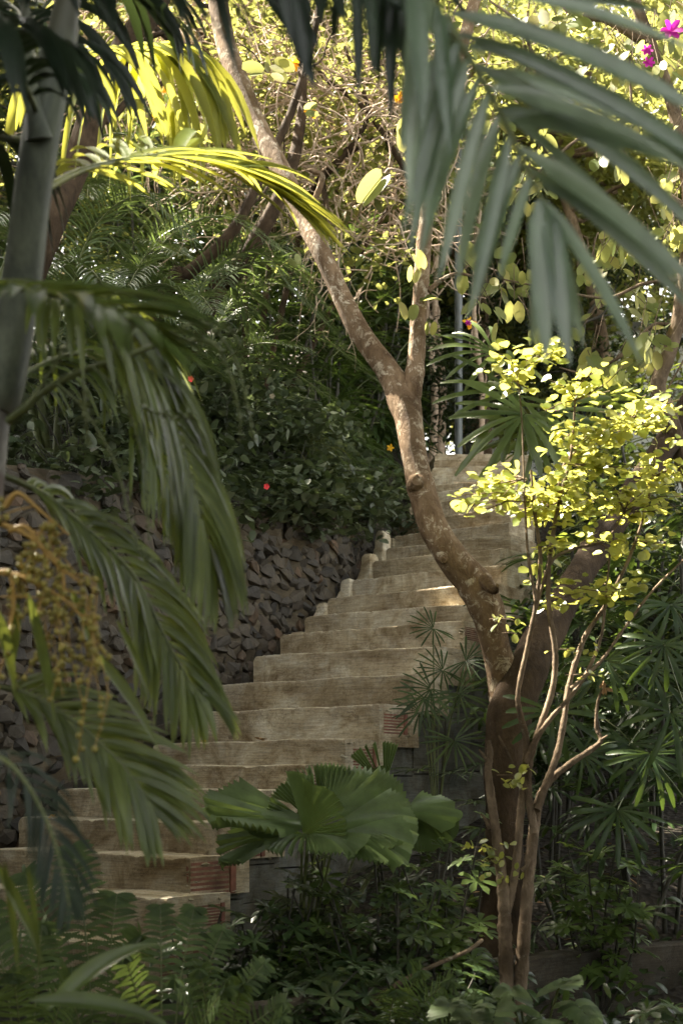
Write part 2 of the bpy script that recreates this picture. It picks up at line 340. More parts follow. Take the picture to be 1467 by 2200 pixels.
def rhapis(base, label, canes=4, h=1.6, spread=.35, nleaf=5, key='rhapis', scale=1., name='fan_palm', group=None, face=None, lean=(0, 0), extra=()):
    base = np.asarray(base, float); root = empty(name, base, label, 'palm', group)
    mb = MB(); spots = []
    for c in range(canes):
        a = rng.random() * 2 * pi; off = np.array([cos(a), sin(a), 0]) * rng.uniform(.02, spread)
        hh = h * rng.uniform(.55, 1.05); top = base + off * 1.8 + np.array([lean[0] * hh, lean[1] * hh, hh])
        pth = spline([base + off * .6 - np.array([0, 0, .08]), base + off + np.array([rng.normal(0, .04), rng.normal(0, .04), hh * .5]), top], 10)
        tube(mb, pth, np.linspace(.016, .010, 10) * scale ** .5, 6)
        for k in range(nleaf):
            u = 1 - .11 * k * rng.uniform(.7, 1.2); q = pth[int(np.clip(u, 0, 1) * 9)]
            az = k * 2.4 + rng.random() * .8; el = .75 - .22 * k + rng.normal(0, .1)
            dv = np.array([cos(az) * cos(el), sin(az) * cos(el), sin(el)])
            if face is not None: dv = nrm(dv + np.asarray(face) * .5)
            pl = rng.uniform(.16, .34) * scale; e = q + dv * pl; mbt = spline([q, q + dv * pl * .5 + np.array([0, 0, .02]), e], 5)
            tube(mb, mbt, .0035 * scale, 4, mi=1, cap=False); spots.append((e, dv))
    for (ex, ey, ed, es, er) in extra:
        e = P(ex, ey, ed); q = spline([base + [0, 0, h * .5], (base + e) / 2 + [0, .05, h * .35], e], 8); tube(mb, q, .0035, 4, mi=1, cap=False)
        o = bpy.data.objects.new('fan_leaf', random.choice(FANS[key])); COL.objects.link(o); o.parent = root
        y = nrm(np.array([sin(er), -.35, -cos(er)])); z = nrm(np.array([0, -1., .55]) - y * np.dot([0, -1., .55], y)); x = np.cross(y, z)
        o.matrix_local = Matrix(((x[0] * es, y[0] * es, z[0] * es, e[0] - base[0]), (x[1] * es, y[1] * es, z[1] * es, e[1] - base[1]), (x[2] * es, y[2] * es, z[2] * es, e[2] - base[2]), (0, 0, 0, 1)))
    mb.build('cane', ['cane', 'rachis'], root)
    for e, dv in spots:
        o = bpy.data.objects.new('fan_leaf', random.choice(FANS[key])); COL.objects.link(o); o.parent = root
        y = nrm(dv + np.array([0, 0, -.45])); x = nrm(np.cross(y, np.array([0, 0, 1.]))); z = np.cross(x, y)
        s = scale * rng.uniform(.75, 1.15)
        o.matrix_local = Matrix(((x[0] * s, y[0] * s, z[0] * s, e[0] - base[0]), (x[1] * s, y[1] * s, z[1] * s, e[1] - base[1]), (x[2] * s, y[2] * s, z[2] * s, e[2] - base[2]), (0, 0, 0, 1)))
    return root

# ------------------------------------------------------------------ ground plan of the stairs and the retaining wall
TH = R(33); WV = np.array([cos(TH), -sin(TH), 0.]); NV = np.array([sin(TH), cos(TH), 0.])
STEPS = {-4: (-140, 1998, 310), -3: (-95, 1903, 360), -2: (-30, 1826, 410), -1: (40, 1758, 495), 0: (125, 1695, 585), 1: (235, 1648, 655), 2: (330, 1597, 740), 3: (405, 1530, 815),
         4: (470, 1470, 885), 5: (545, 1411, 945), 6: (603, 1362, 995), 7: (655, 1325, 1032), 8: (704, 1284, 1062), 9: (757, 1245, 1080), 10: (801, 1206, 1078),
         11: (828, 1178, 1097), 12: (846, 1151, 1092), 13: (856, 1119, 1097), 14: (879, 1087, 1100), 15: (898, 1062, 1105), 16: (912, 1043, 1110),
         17: (924, 1024, 1115), 18: (927, 1004, 1125), 19: (932, 988, 1135), 20: (934, 973, 1140)}
def step_geo(k):
    xl, yl, xr = STEPS[k]; d = 8.1 + .335 * k; p = P(xl, yl, d)
    th = TH if k < 16 else R({16: 24, 17: 14, 18: 5, 19: -2, 20: -6}[k])
    w = np.array([cos(th), -sin(th), 0.]); n = np.array([sin(th), cos(th), 0.])
    a = (xr - 733.5) * K; s = (a * p[1] - p[0]) / (w[0] - a * w[1])
    return p, w, n, s
O2 = P(470, 1470, 9.44)[:2]
VB = 2.0; D2 = np.array([.24, 1.]) / math.hypot(.24, 1.); W2 = np.array([D2[1], -D2[0]]); PB = O2 + NV[:2] * VB   # the flight bends here
def uv(x, y):
    qx = x - O2[0]; qy = y - O2[1]; u, v = qx * WV[0] + qy * WV[1], qx * NV[0] + qy * NV[1]
    q1 = x - PB[0]; q2 = y - PB[1]; v2 = q1 * D2[0] + q2 * D2[1]; b = v2 > 0
    return np.where(b, q1 * W2[0] + q2 * W2[1], u), np.where(b, VB + v2, np.minimum(v, VB + .3))
def wline(u, v):
    """plan point at sideways offset u, distance v along the wall line, with the local outward and forward vectors"""
    v = np.asarray(v, float); u = np.asarray(u, float) + np.interp(v, [-6, -.5, 1.5], [.08, .03, -.12]); t = sm(VB - .5, VB + .5, v)[..., None] if False else np.clip((v - VB + .5), 0, 1)[..., None]
    w = nrm(WV[:2] * (1 - t) + W2 * t); f = nrm(NV[:2] * (1 - t) + D2 * t)
    s = np.minimum(v, VB)[..., None]; e = np.maximum(v - VB, 0)[..., None]
    p = O2 + NV[:2] * s + D2 * e + w * u[..., None]
    z = np.zeros(p.shape[:-1] + (1,)); return np.concatenate([p, z], -1), np.concatenate([w, z], -1), np.concatenate([f, z], -1)
def sm(a, b, x):
    t = np.clip((x - a) / (b - a), 0, 1); return t * t * (3 - 2 * t)
def walltop(v): return 3.30 + .10 * np.clip(v + 2, -3, 8)
def ground(x, y):
    x = np.asarray(x, float); y = np.asarray(y, float); u, v = uv(x, y)
    right = .35 + .40 * sm(6.4, 8.4, y) + .20 * np.clip(y - 7, 0, 14)
    stair = 2.18 + .43 * v - .55 + 0 * x
    right = np.where(u < 2.6, np.where(u < 1.0, np.minimum(stair, 4.4), right * (1 - 0) + 0), right)
    left = walltop(v) - .06 + .42 * np.clip(-u - .45, 0, 12)
    z = np.where(u < -.46, left, right)
    far = 4.9 + .42 * np.clip(y - 16, 0, 30) * (1 - .9 * sm(.5, 2.6, x))
    f = sm(13.6, 17.0, y - .3 * np.abs(x) * 0); z = z * (1 - f) + np.maximum(z, far) * f
    f2 = 1 - sm(1.0, 3.5, y); z = z * (1 - f2) + .35 * f2
    f3 = sm(30, 60, np.hypot(x, y)); z = z * (1 - f3) + 12 * f3 * sm(5, 40, y)
    return z + .03 * np.sin(x * 3.1 + y * 1.7) + .02 * np.sin(x * 7.3 - y * 5.1)
def gz(x, y): return float(ground(x, y))

def build_ground():
    ax = np.concatenate([-np.geomspace(8, 250, 14)[::-1], np.arange(-7.9, 8, .16), np.geomspace(8, 250, 14)])
    ay = np.concatenate([-np.geomspace(3, 250, 12)[::-1], np.arange(-2.8, 26, .16), np.geomspace(26, 300, 14)])
    X, Y = np.meshgrid(ax, ay); Z = ground(X, Y); nx = len(ax); ny = len(ay)
    i = np.arange(ny - 1)[:, None] * nx + np.arange(nx - 1)[None]
    mb = MB(); mb.add(np.stack([X, Y, Z], -1), np.stack([i, i + 1, i + nx + 1, i + nx], -1).reshape(-1, 4))
    tag(mb.build('ground', 'soil'), kind='structure')
build_ground()

def box(mb, c, ex, ey, ez, mi=0, j=0.):
    """box from corner c with edge vectors"""
    c = np.asarray(c, float); ex, ey, ez = map(np.asarray, (ex, ey, ez))
    v = np.array([c + a * ex + b * ey + d * ez for d in (0, 1) for b in (0, 1) for a in (0, 1)])
    if j: v = v + rng.normal(0, j, v.shape)
    mb.add(v, [[0, 2, 3, 1], [4, 5, 7, 6], [0, 1, 5, 4], [2, 6, 7, 3], [0, 4, 6, 2], [1, 3, 7, 5]], mi)

# ------------------------------------------------------------------ staircase
def build_stairs():
    p4, _, _, _ = step_geo(4)
    root = empty('staircase', p4, 'weathered concrete garden staircase climbing right beside the dark stone wall', 'staircase')
    for k in sorted(STEPS):
        p, w, n, s = step_geo(k); zb = step_geo(k - 1)[0][2] if k - 1 in STEPS else p[2] - .2
        rise = p[2] - zb + .03; nu = 60; r = .012
        tread = .46 if k < 20 else 1.6
        prof = [(tread, 0), (tread * .5, .002), (.06, .003), (.010, .001), (.002, -.002), (-.001, -.007), (0, -.016), (.004, -.05), (.004, -rise * .6), (.0, -rise)]
        nu = 130; u = np.concatenate([[0, .004, .012, .025, .045], np.linspace(.07, s, nu)]); nu = len(u)
        ph = rng.random(3) * 6
        wob = .006 * np.sin(u * 3.1 + ph[0]) + .004 * np.sin(u * 8.3 + ph[1]) + rng.normal(0, .0012, nu)
        wz = .004 * np.sin(u * 2.3 + ph[2]) + .003 * np.sin(u * 9 + ph[0]) + rng.normal(0, .0010, nu)
        chips = [(rng.uniform(.05, s), rng.uniform(.002, .008), rng.uniform(.008, .03)) for _ in range(5)]
        for cu, cd, cw in chips: wz = wz - cd * np.exp(-((u - cu) / cw) ** 2)
        rc = .032; drop = np.where(u < rc, rc - np.sqrt(np.clip(rc ** 2 - (rc - u) ** 2, 0, None)), 0)
        V = np.zeros((nu, len(prof), 3))
        for a, (b, z) in enumerate(prof):
            zz = z + (wz - drop * (1 if a < 8 else 0)) * (1 if a < 9 else 0)
            if a == 7: zz = np.minimum(zz, z)
            V[:, a] = p + u[:, None] * w + (b + wob * (a > 3) + rng.normal(0, .0008, nu) * (a > 3))[:, None] * n
            V[:, a, 2] = p[2] + zz
        m = len(prof); i = np.arange(nu - 1)[:, None] * m; j = np.arange(m - 1)[None]
        f = np.stack([i + j, i + m + j, i + m + j + 1, i + j + 1], -1); mb = MB()
        mb.add(V, f[:, 4:].reshape(-1, 4), 0); mb.add(V, f[:, :4].reshape(-1, 4), 1)
        for e in (0, nu - 1):   # end caps
            mb.add(np.vstack([V[e], [V[e, 0] * [1, 1, 0] + [0, 0, p[2] - rise]]]), [[a, a + 1, m] for a in range(m - 1)] if e else [[a + 1, a, m] for a in range(m - 1)], 0)
        mb.build('step', ['riser', 'tread'], root)
        # solid block under the step, seen from the side as grey block courses
        mb = MB(); g0 = min(gz(*(p + w * (s + .1))[:2]), zb) - .15; gl = p[2] - rise + .03
        c = p + n * .06; c = np.array([c[0], c[1], g0]) + w * .05
        tb = step_geo(k)[0][2] - .055
        # courses
        zc = tb; ci = 0
        while zc > g0 and ci < 12:
            hh = .19 if ci else .17; off = 0 if ci % 2 else .14
            box(mb, np.array([c[0], c[1], zc - hh + .006]) + n * (0 if ci == 0 else -.0), w * (s - .075 - .006 * (ci % 2)), n * (tread - .07), [0, 0, hh - .006], 0, .0015)
            zc -= hh; ci += 1
        mb.build('side_block', 'block', root, smooth=False)
    # hollow red bricks filling the open side of some steps
    def ribbed(k, v0, l, h, z0, name='hollow_brick'):
        p, w, n, s = step_geo(k); mb = MB(); c = p + w * (s - .03) + n * v0; c[2] = p[2] + z0
        box(mb, c, w * .022, n * l, [0, 0, h], 0, .001); nr = 7
        for i in range(nr): box(mb, c + w * .0225 + np.array([0, 0, h * (i + .1) / nr]), w * .009, n * l * .86, [0, 0, h / nr * .55], 0, .0006)
        box(mb, c + w * .0225 + n * l * .88, w * .016, n * l * .12, [0, 0, h], 0, .0006)
        mb.build(name, 'brick', root, smooth=False)
    def holes(k, v0, l, h, z0):
        p, w, n, s = step_geo(k); mb = MB(); c = p + w * (s - .028) + n * v0; c[2] = p[2] + z0
        box(mb, c, w * .016, n * l, [0, 0, h], 1)  # dark plate, shade inside the holes put into its colour
        nx_, nz_ = 3, 5; bw = .006
        for i in range(nx_ + 1): box(mb, c + w * .0165 + n * (l - bw) * i / nx_, w * .008, n * bw, [0, 0, h], 0, .0004)
        for i in range(nz_ + 1): box(mb, c + w * .0168 + np.array([0, 0, (h - bw) * i / nz_]), w * .0072, n * l, [0, 0, bw], 0, .0004)
        mb.build('perforated_brick', ['brick', 'brickdark'], root, smooth=False)
    ribbed(3, .05, .26, .125, -.165); holes(2, .02, .06, .125, -.16); ribbed(2, .09, .24, .12, -.165); ribbed(1, .03, .30, .11, -.155)
    holes(1, .34, .06, .11, -.155); ribbed(-1, .02, .26, .15, -.18); holes(-1, .31, .09, .11, -.165); ribbed(-2, .0, .34, .17, -.19)
    holes(-2, .36, .09, .10, -.16); holes(-3, .04, .12, .12, -.16); ribbed(-3, .19, .22, .10, -.15); ribbed(-3, .16, .22, .09, -.27); ribbed(6, .02, .24, .09, -.12)
    holes(4, .02, .05, .12, -.16); ribbed(-4, .1, .26, .1, -.14); holes(-4, .38, .1, .1, -.14)
    # mortar crumbs round the bricks
    mb = MB()
    for k in range(-4, 7):
        p, w, n, s = step_geo(k)
        for i in range(46):
            v = rng.uniform(.0, .42); z = random.choice([-.03, -.035, -.175, -.185]) + rng.normal(0, .008)
            if rng.random() < .2: z = rng.uniform(-.18, -.03); v = random.choice([.01, .33]) + rng.normal(0, .01)
            r = rng.uniform(.009, .026); c = p + w * (s - .022 + rng.uniform(0, .012)) + n * v + np.array([0, 0, z])
            q = rdir(6) * r; q = np.array([[1, 0, 0], [-1, 0, 0], [0, 1, 0], [0, -1, 0], [0, 0, .6], [0, 0, -.6]]) * r + rng.normal(0, r * .25, (6, 3)) + c
            mb.add(q, [[0, 2, 4], [2, 1, 4], [1, 3, 4], [3, 0, 4], [2, 0, 5], [1, 2, 5], [3, 1, 5], [0, 3, 5]])
    tag(mb.build('mortar', 'kerb', root, smooth=False), kind='stuff')
    # stepped kerb at the wall side: a little curved post on each of five treads
    for k, hh, ww in ((6, .06, .10), (7, .155, .08), (8, .20, .09), (9, .27, .09), (10, .32, .08)):
        p, w, n, s = step_geo(k + 1); b = p - w * (ww + .004) - n * .03; b[2] = step_geo(k)[0][2]
        mb = MB(); nz_ = 14; rings = []
        for i in range(nz_ + 1):
            t = i / nz_; z = hh * t; fl = .075 * (1 - t) ** 2.6; rt = .014 if i == nz_ else (.004 if i == nz_ - 1 else 0)
            x0 = -fl + rt; x1 = ww + fl * .12 - rt; y0 = rt - fl * .5; y1 = .13 - rt
            rings.append([b + w * x0 + n * y0, b + w * (x0 - .0) + n * y1, b + w * x1 + n * y1, b + w * x1 + n * y0]); 
            for q in rings[-1]: q[2] = b[2] + z - .01; q += rng.normal(0, .0018, 3)
        V = np.array(rings).reshape(-1, 3); f = [[i * 4 + j, i * 4 + (j + 3) % 4, i * 4 + 4 + (j + 3) % 4, i * 4 + 4 + j] for i in range(nz_) for j in range(4)]
        mb.add(V, f); mb.add(V[-4:], [[3, 2, 1, 0]]); o = mb.build('kerb_post', 'tread', root)
        o.modifiers.new('bevel', 'BEVEL').width = .012; o.modifiers[0].segments = 3
    mb = MB(); p, w, n, s = step_geo(12); q = p - w * .10 - n * .03; q[2] = step_geo(11)[0][2] - .01; box(mb, q, w * .11, n * .12, [0, 0, .15], 0, .006)
    o = mb.build('kerb_end', 'kerb', root); o.modifiers.new('bevel', 'BEVEL').width = .02; o.modifiers[0].segments = 3
    # plastered pier closing the side of the upper flight
    mb = MB()
    for k in (9, 10):
        p, w, n, s = step_geo(k); box(mb, p + w * (s - .012) + n * (-.01) + np.array([0, 0, -.24]), w * .05, n * .36, [0, 0, .235], 0, .004)
    mb.build('side_pier', 'kerb', root, smooth=False)
    return root
build_stairs()

# ------------------------------------------------------------------ dry stone retaining wall
def rock_templates(n=14):
    import bmesh
    out = []
    for i in range(n):
        bm = bmesh.new()
        m_ = 22 if i % 2 else 15; pts = rdir(m_) * np.array([1, .62, .85]) * rng.uniform(.88, 1.10, (m_, 1))
        for q in pts: bm.verts.new(q)
        r = bmesh.ops.convex_hull(bm, input=bm.verts)
        bmesh.ops.delete(bm, geom=[g for g in r['geom_interior'] if isinstance(g, bmesh.types.BMVert)], context='VERTS')
        bmesh.ops.triangulate(bm, faces=bm.faces)
        bm.verts.index_update(); out.append((np.array([v.co[:] for v in bm.verts]), np.array([[v.index for v in f.verts] for f in bm.faces]))); bm.free()
    return out
ROCKS = rock_templates()
def build_wall():
    u0 = -.21; v0, v1 = -6.5, 6.2; pr = wline(-.1, -2)[0]
    root = empty('stone_retaining_wall', pr + [0, 0, 1.4], 'dark rough stone retaining wall with grey mortar beside the stairs', 'wall')
    mb = MB(); nv_, nz_ = 190, 44; vv = np.linspace(v0, v1, nv_)
    A, B = np.meshgrid(np.arange(nv_), np.arange(nz_), indexing='ij'); T = B / (nz_ - 1)
    V = vv[A]; bot = -.2; Z = bot + (walltop(V) - bot) * T
    pos, _, _ = wline(u0 + .018 + rng.normal(0, .010, Z.shape), V); pos[..., 2] = Z
    i = A[:-1, :-1] * nz_ + B[:-1, :-1]
    mb.add(pos, np.stack([i, i + 1, i + nz_ + 1, i + nz_], -1).reshape(-1, 4))
    back, _, _ = wline(np.full(nv_, -.68), vv); back[:, 2] = walltop(vv)
    front = pos[:, -1]; low = back.copy(); low[:, 2] = bot
    VV = np.concatenate([front, back, low]); a = np.arange(nv_ - 1)
    mb.add(VV, np.concatenate([np.stack([a, a + nv_, a + nv_ + 1, a + 1], -1), np.stack([a + nv_, a + 2 * nv_, a + 2 * nv_ + 1, a + nv_ + 1], -1)]))
    for e, s in ((0, 1), (-1, -1)): mb.add([pos[e, 0], pos[e, -1], back[e], low[e]], [[0, 1, 2, 3][::s]])
    mb.build('mortar', 'mortar', root)
    ms = MB()
    def put(v, z, wd, h, dep, a, out):
        rv, rf = ROCKS[rng.integers(len(ROCKS))]; q = rv * np.array([wd * .5, 1, h * .5]); q[:, 1] = np.clip(q[:, 1], -1, .42) * dep
        if rng.random() < .5: q[:, 0] *= -1; rf = rf[:, ::-1]
        x = q[:, 0] * cos(a) - q[:, 2] * sin(a); zz = q[:, 0] * sin(a) + q[:, 2] * cos(a); tl = rng.normal(0, .12)
        c, w, f = wline(u0 + out, v); w_ = c + x[:, None] * f + (q[:, 1] + x * tl + zz * rng.normal(0, .12))[:, None] * w; w_[:, 2] = z + zz; ms.add(w_, rf)
    z = .3
    while z < 4.4:
        v = v0 + rng.uniform(0, .1)
        while v < v1:
            wd = rng.uniform(.06, .19) * (1.3 if v < -2.5 else 1); h = rng.uniform(.07, .13) * (1.15 if v < -2.5 else 1)
            if z < walltop(v) - .02 and rng.random() < .97: put(v + wd * .5, z + rng.normal(0, .02) + .03 * sin(v * 2), wd * 1.22, h * 1.3, .075, rng.normal(0, .3), rng.uniform(0, .035))
            v += wd * rng.uniform(.85, 1.05)
        z += .088
    for i in range(1300): v = rng.uniform(v0, v1); put(v, rng.uniform(.4, 1) * walltop(v), rng.uniform(.05, .10), rng.uniform(.03, .07), .05, rng.uniform(0, 6.28), rng.uniform(.0, .03))
    ms.build('stones', 'stone', root, smooth=False)
build_wall()


# ------------------------------------------------------------------ generic plants
def leaf_cloud(mb, cen, rad, n, size, prof='oval', S=2, asp=.55, flat=.6, mid=True, down=.2, fold=.25, mi=0):
    """n leaves scattered through an ellipsoid round cen"""
    q = rdir(n) * (rng.random((n, 1)) ** .45) * np.asarray(rad) + cen
    d = rdir(n, -down); d[:, 2] *= flat; up = rdir(n) * .55 + np.array([0, 0, 1.]); L = size * rng.uniform(.6, 1.2, n)
    blades(mb, q, nrm(d), up, L, L * asp, rng.uniform(0, .35, n), S, prof, fold, mid, mi)

def limbs(mb, path, r0, r1, n_side, length, rtw=.3, seg=8, rough=.06, up=.5, n=30, mi=0, ends=None, start=.35):
    p = spline(path, n); r = np.linspace(r0, r1, n); tube(mb, p, r, seg, rough, mi); tips = [p[-1]]
    T = nrm(np.gradient(p, axis=0))
    for k in range(n_side):
        i = int(rng.uniform(start, .97) * (n - 1)); d = nrm(rdir(1)[0] + np.array([0, 0, up]) + T[i] * .5); l = length * rng.uniform(.5, 1.1)
        q = [p[i]]
        for s in range(4): q.append(q[-1] + nrm(d + rng.normal(0, .3, 3)) * l / 4)
        pp = spline(q, 10); tube(mb, pp, np.linspace(r[i] * rtw, max(r1 * .25, .004), 10), 5, .04, mi, False); tips += [pp[-1], pp[6]]
    return tips

def tree(name, label, base, path, r0, r1, clusters, leafm, barkm='bark2', size=.12, n_side=6, length=1., cat='tree', group=None, asp=.55, prof='oval', S=2, flowers=None):
    root = empty(name, base, label, cat, group); mb = MB()
    tips = limbs(mb, path, r0, r1, n_side, length); pts = spline(path, 20)
    for c, r, n in clusters:      # a limb reaches every clump
        c = np.asarray(c, float); j = np.argmin(np.linalg.norm(pts - c, axis=1) + np.abs(np.arange(20) - 16) * .02 * length); q = spline([pts[j], (pts[j] + c) / 2 + rng.normal(0, .12, 3) * length, c], 8)
        tube(mb, q, np.linspace(r1 * .9 + .004, .006, 8), 5, .04, cap=False)
    mb.build('trunk', barkm, root); ml = MB()
    for c, r, n in clusters: leaf_cloud(ml, np.asarray(c), r, n, size, prof, S, asp)
    ml.build('crown', leafm, root)
    return root

def clumps(cen, rad, k, r, n):
    """k leaf clumps of radius r around an ellipsoid"""
    out = []
    for i in range(k):
        c = np.asarray(cen) + rdir(1)[0] * rng.random() ** .4 * np.asarray(rad); rr = r * rng.uniform(.6, 1.25)
        out.append((c, np.array([rr, rr, rr * .6]), int(n * rng.uniform(.5, 1.3))))
    return out

def twig_tangle(mb, cen, rad, n, r=.008, L=1.2, seg=5, mi=0):
    for i in range(n):
        p = cen + rdir(1)[0] * rng.random() ** .4 * np.asarray(rad); d = nrm(rng.normal(size=3) * np.array([1, .6, .8])); q = [p]; l = L * rng.uniform(.3, 1.1)
        for s in range(6):
            d = nrm(d + rng.normal(0, .38, 3) + np.array([0, 0, -.04 * s])); q.append(q[-1] + d * l / 6)
        pp = spline(q, 13); rr = r * rng.uniform(.35, 1.3); tube(mb, pp, np.linspace(rr, rr * .35, 13), seg, cap=False, mi=mi)
        if rng.random() < .6:
            j = int(rng.uniform(3, 10)); d2 = nrm(d + rng.normal(0, .8, 3)); q = spline([pp[j], pp[j] + d2 * l * .2 + rng.normal(0, .03, 3), pp[j] + d2 * l * .4 + rng.normal(0, .06, 3)], 6)
            tube(mb, q, np.linspace(rr * .6, rr * .2, 6), 4, cap=False, mi=mi)

# ------------------------------------------------------------------ the big forked tree
def px_path(L):   # rows (px, py, depth, width in photo px) -> points, radii
    a = spline(L, 70); return np.array([P(x, y, d) for x, y, d, w in a]), a[:, 3] * K * a[:, 2] / 2
def main_tree():
    gb = P(1085, 2020, 6.8); root = empty('forked_tree', gb, 'big lichen-spotted tree whose bent trunk forks in front of the stairs', 'tree')
    mb = MB()
    def seg(L, n=14, rough=.05, knots=()):
        nonlocal mb
        a = spline(L, 90); p = np.array([P(x, y, d) for x, y, d, w in a]); r = a[:, 3] * K * a[:, 2] / 2
        i = np.arange(90); r = r * (1 + .03 * np.sin(i * .35) + .02 * np.sin(i * .9 + 1))
        for c, w, h in knots: r = r * (1 + h * np.exp(-((a[:, 1] - c) / w) ** 2))
        tube(mb, p, r, n, rough); return p, r
    seg([(1089, 1530, 6.9, 60), (1088, 1500, 6.9, 76), (1082, 1455, 6.9, 72), (1064, 1390, 6.88, 66),
         (1046, 1310, 6.85, 70), (1015, 1250, 6.82, 74), (972, 1200, 6.8, 66), (930, 1130, 6.8, 61), (905, 1050, 6.85, 60), (888, 970, 6.9, 58), (877, 900, 6.95, 56), (866, 858, 7.0, 62), (835, 800, 7.05, 54),
         (780, 725, 7.1, 48), (735, 640, 7.15, 43), (692, 545, 7.2, 41), (648, 462, 7.3, 41), (606, 370, 7.4, 42), (562, 285, 7.5, 43), (520, 190, 7.6, 43), (487, 100, 7.7, 42), (468, 0, 7.8, 42), (455, -120, 8.0, 40), (430, -330, 8.2, 34), (380, -560, 8.5, 20)],
        16, .045, [(1262, 14, .12), (1300, 12, .10), (1040, 14, .08), (870, 25, .12)])
    seg([(872, 880, 6.97, 46), (885, 835, 6.98, 44), (893, 780, 7.0, 38), (898, 700, 7.0, 35), (905, 600, 7.0, 33), (912, 500, 7.0, 31), (925, 400, 7.0, 29), (950, 280, 7.05, 27), (985, 130, 7.1, 26), (1030, -40, 7.2, 24), (1100, -300, 7.4, 16)], 12, .04, [(800, 12, .08), (700, 8, .06)])
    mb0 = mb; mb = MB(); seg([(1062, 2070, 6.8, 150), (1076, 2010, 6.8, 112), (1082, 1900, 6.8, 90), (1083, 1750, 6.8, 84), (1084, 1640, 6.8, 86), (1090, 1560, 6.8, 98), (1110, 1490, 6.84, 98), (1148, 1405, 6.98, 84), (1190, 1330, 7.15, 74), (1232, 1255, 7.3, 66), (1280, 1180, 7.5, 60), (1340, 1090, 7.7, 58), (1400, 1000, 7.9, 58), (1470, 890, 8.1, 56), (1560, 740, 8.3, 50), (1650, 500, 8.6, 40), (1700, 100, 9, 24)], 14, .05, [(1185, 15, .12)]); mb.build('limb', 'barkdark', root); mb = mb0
    seg([(1040, 1245, 6.75, 30), (1052, 1262, 6.7, 24), (1064, 1268, 6.66, 16), (1068, 1258, 6.62, 8)], 8, .1)        # broken stub
    seg([(948, 1192, 6.76, 26), (950, 1200, 6.72, 22), (951, 1204, 6.69, 12)], 8, .1)
    seg([(893, 1045, 6.83, 40), (895, 1036, 6.79, 38), (896, 1032, 6.765, 24)], 8, .08)
    seg([(660, 470, 7.3, 26), (672, 440, 7.25, 15), (692, 380, 7.2, 13), (665, 365, 7.2, 9)], 7)
    seg([(920, 625, 7, 14), (950, 600, 7, 9), (985, 588, 7, 7), (1040, 600, 7, 4)], 6)
    mb.build('trunk', 'bark', root)
    # the fork's upper leaves, big and round, some lit through
    ml = MB(); S = [(800, 405, 6.2, 108, -2.2), (880, 590, 6.9, 44, 1.4), (878, 668, 6.9, 46, 1.6), (905, 560, 6.9, 40, 2), (930, 640, 6.95, 50, .4), (918, 705, 6.95, 36, 1.5), (880, 300, 7, 50, 1.5), (865, 270, 7, 40, 1.2), (545, 150, 7.4, 62, -2.9),
         (580, 165, 7.4, 50, -1), (600, 150, 7.5, 45, -.6), (408, 290, 6.4, 40, 1.9), (432, 282, 6.4, 42, 1.3), (565, 290, 7.6, 30, 0), (640, 560, 7.4, 34, 2), (668, 235, 7.4, 34, .3), (620, 140, 7.5, 44, -.5), (1100, 385, 7, 46, -2.5), (1100, 395, 7.1, 50, -1)]
    for x, y, d, w, a in S:
        big = w > 100; L = w * K * d * (1 if big else rng.uniform(.8, 1.1)); c = P(x + (0 if big else rng.normal(0, 7)), y, d); dv = nrm(np.array([cos(a), -.15 + (0 if big else rng.normal(0, .5)), sin(a)])); up = nrm(np.array([.1, -1, .5]) + (0 if big else rng.normal(0, .45, 3))); S_ = nrm(np.cross(dv, up))
        if big:
            for sd in (-1, 1): blades(ml, [c - dv * L * .45 + S_ * sd * L * .11], [dv + S_ * sd * .05], [up + S_ * sd * -.75], L * .92, L * .34, .12, 12, 'oval', .10, bend=.3)
            tube(ml, spline([c + dv * L * .62 + [0, .02, .02], c + dv * L * .45, c, c - dv * L * .42], 8), .0022, 5)
        else:
            for sd in (-1, 1): blades(ml, [c - dv * L / 2 + S_ * sd * L * .17], [dv + S_ * sd * .14], [up + S_ * sd * -.35], L, L * .5, rng.uniform(0, .3), 8, 'oval', .12, bend=rng.uniform(-.2, .2))
            if w < 60: tube(mb, spline([c - dv * L / 2, c - dv * L * .8 + [0, .03, .02], c - dv * L + [0, .1, .06]], 5), .0025, 4, cap=False)
    mbt = MB(); tube(mbt, spline([P(905, 390, 7.0), P(870, 370, 6.6), P(838, 362, 6.25), P(826, 372, 6.2)], 12), .004, 5)
    ml.build('crown', 'bau', root); mbt.build('leaf_stalk', 'twig', root)
main_tree()

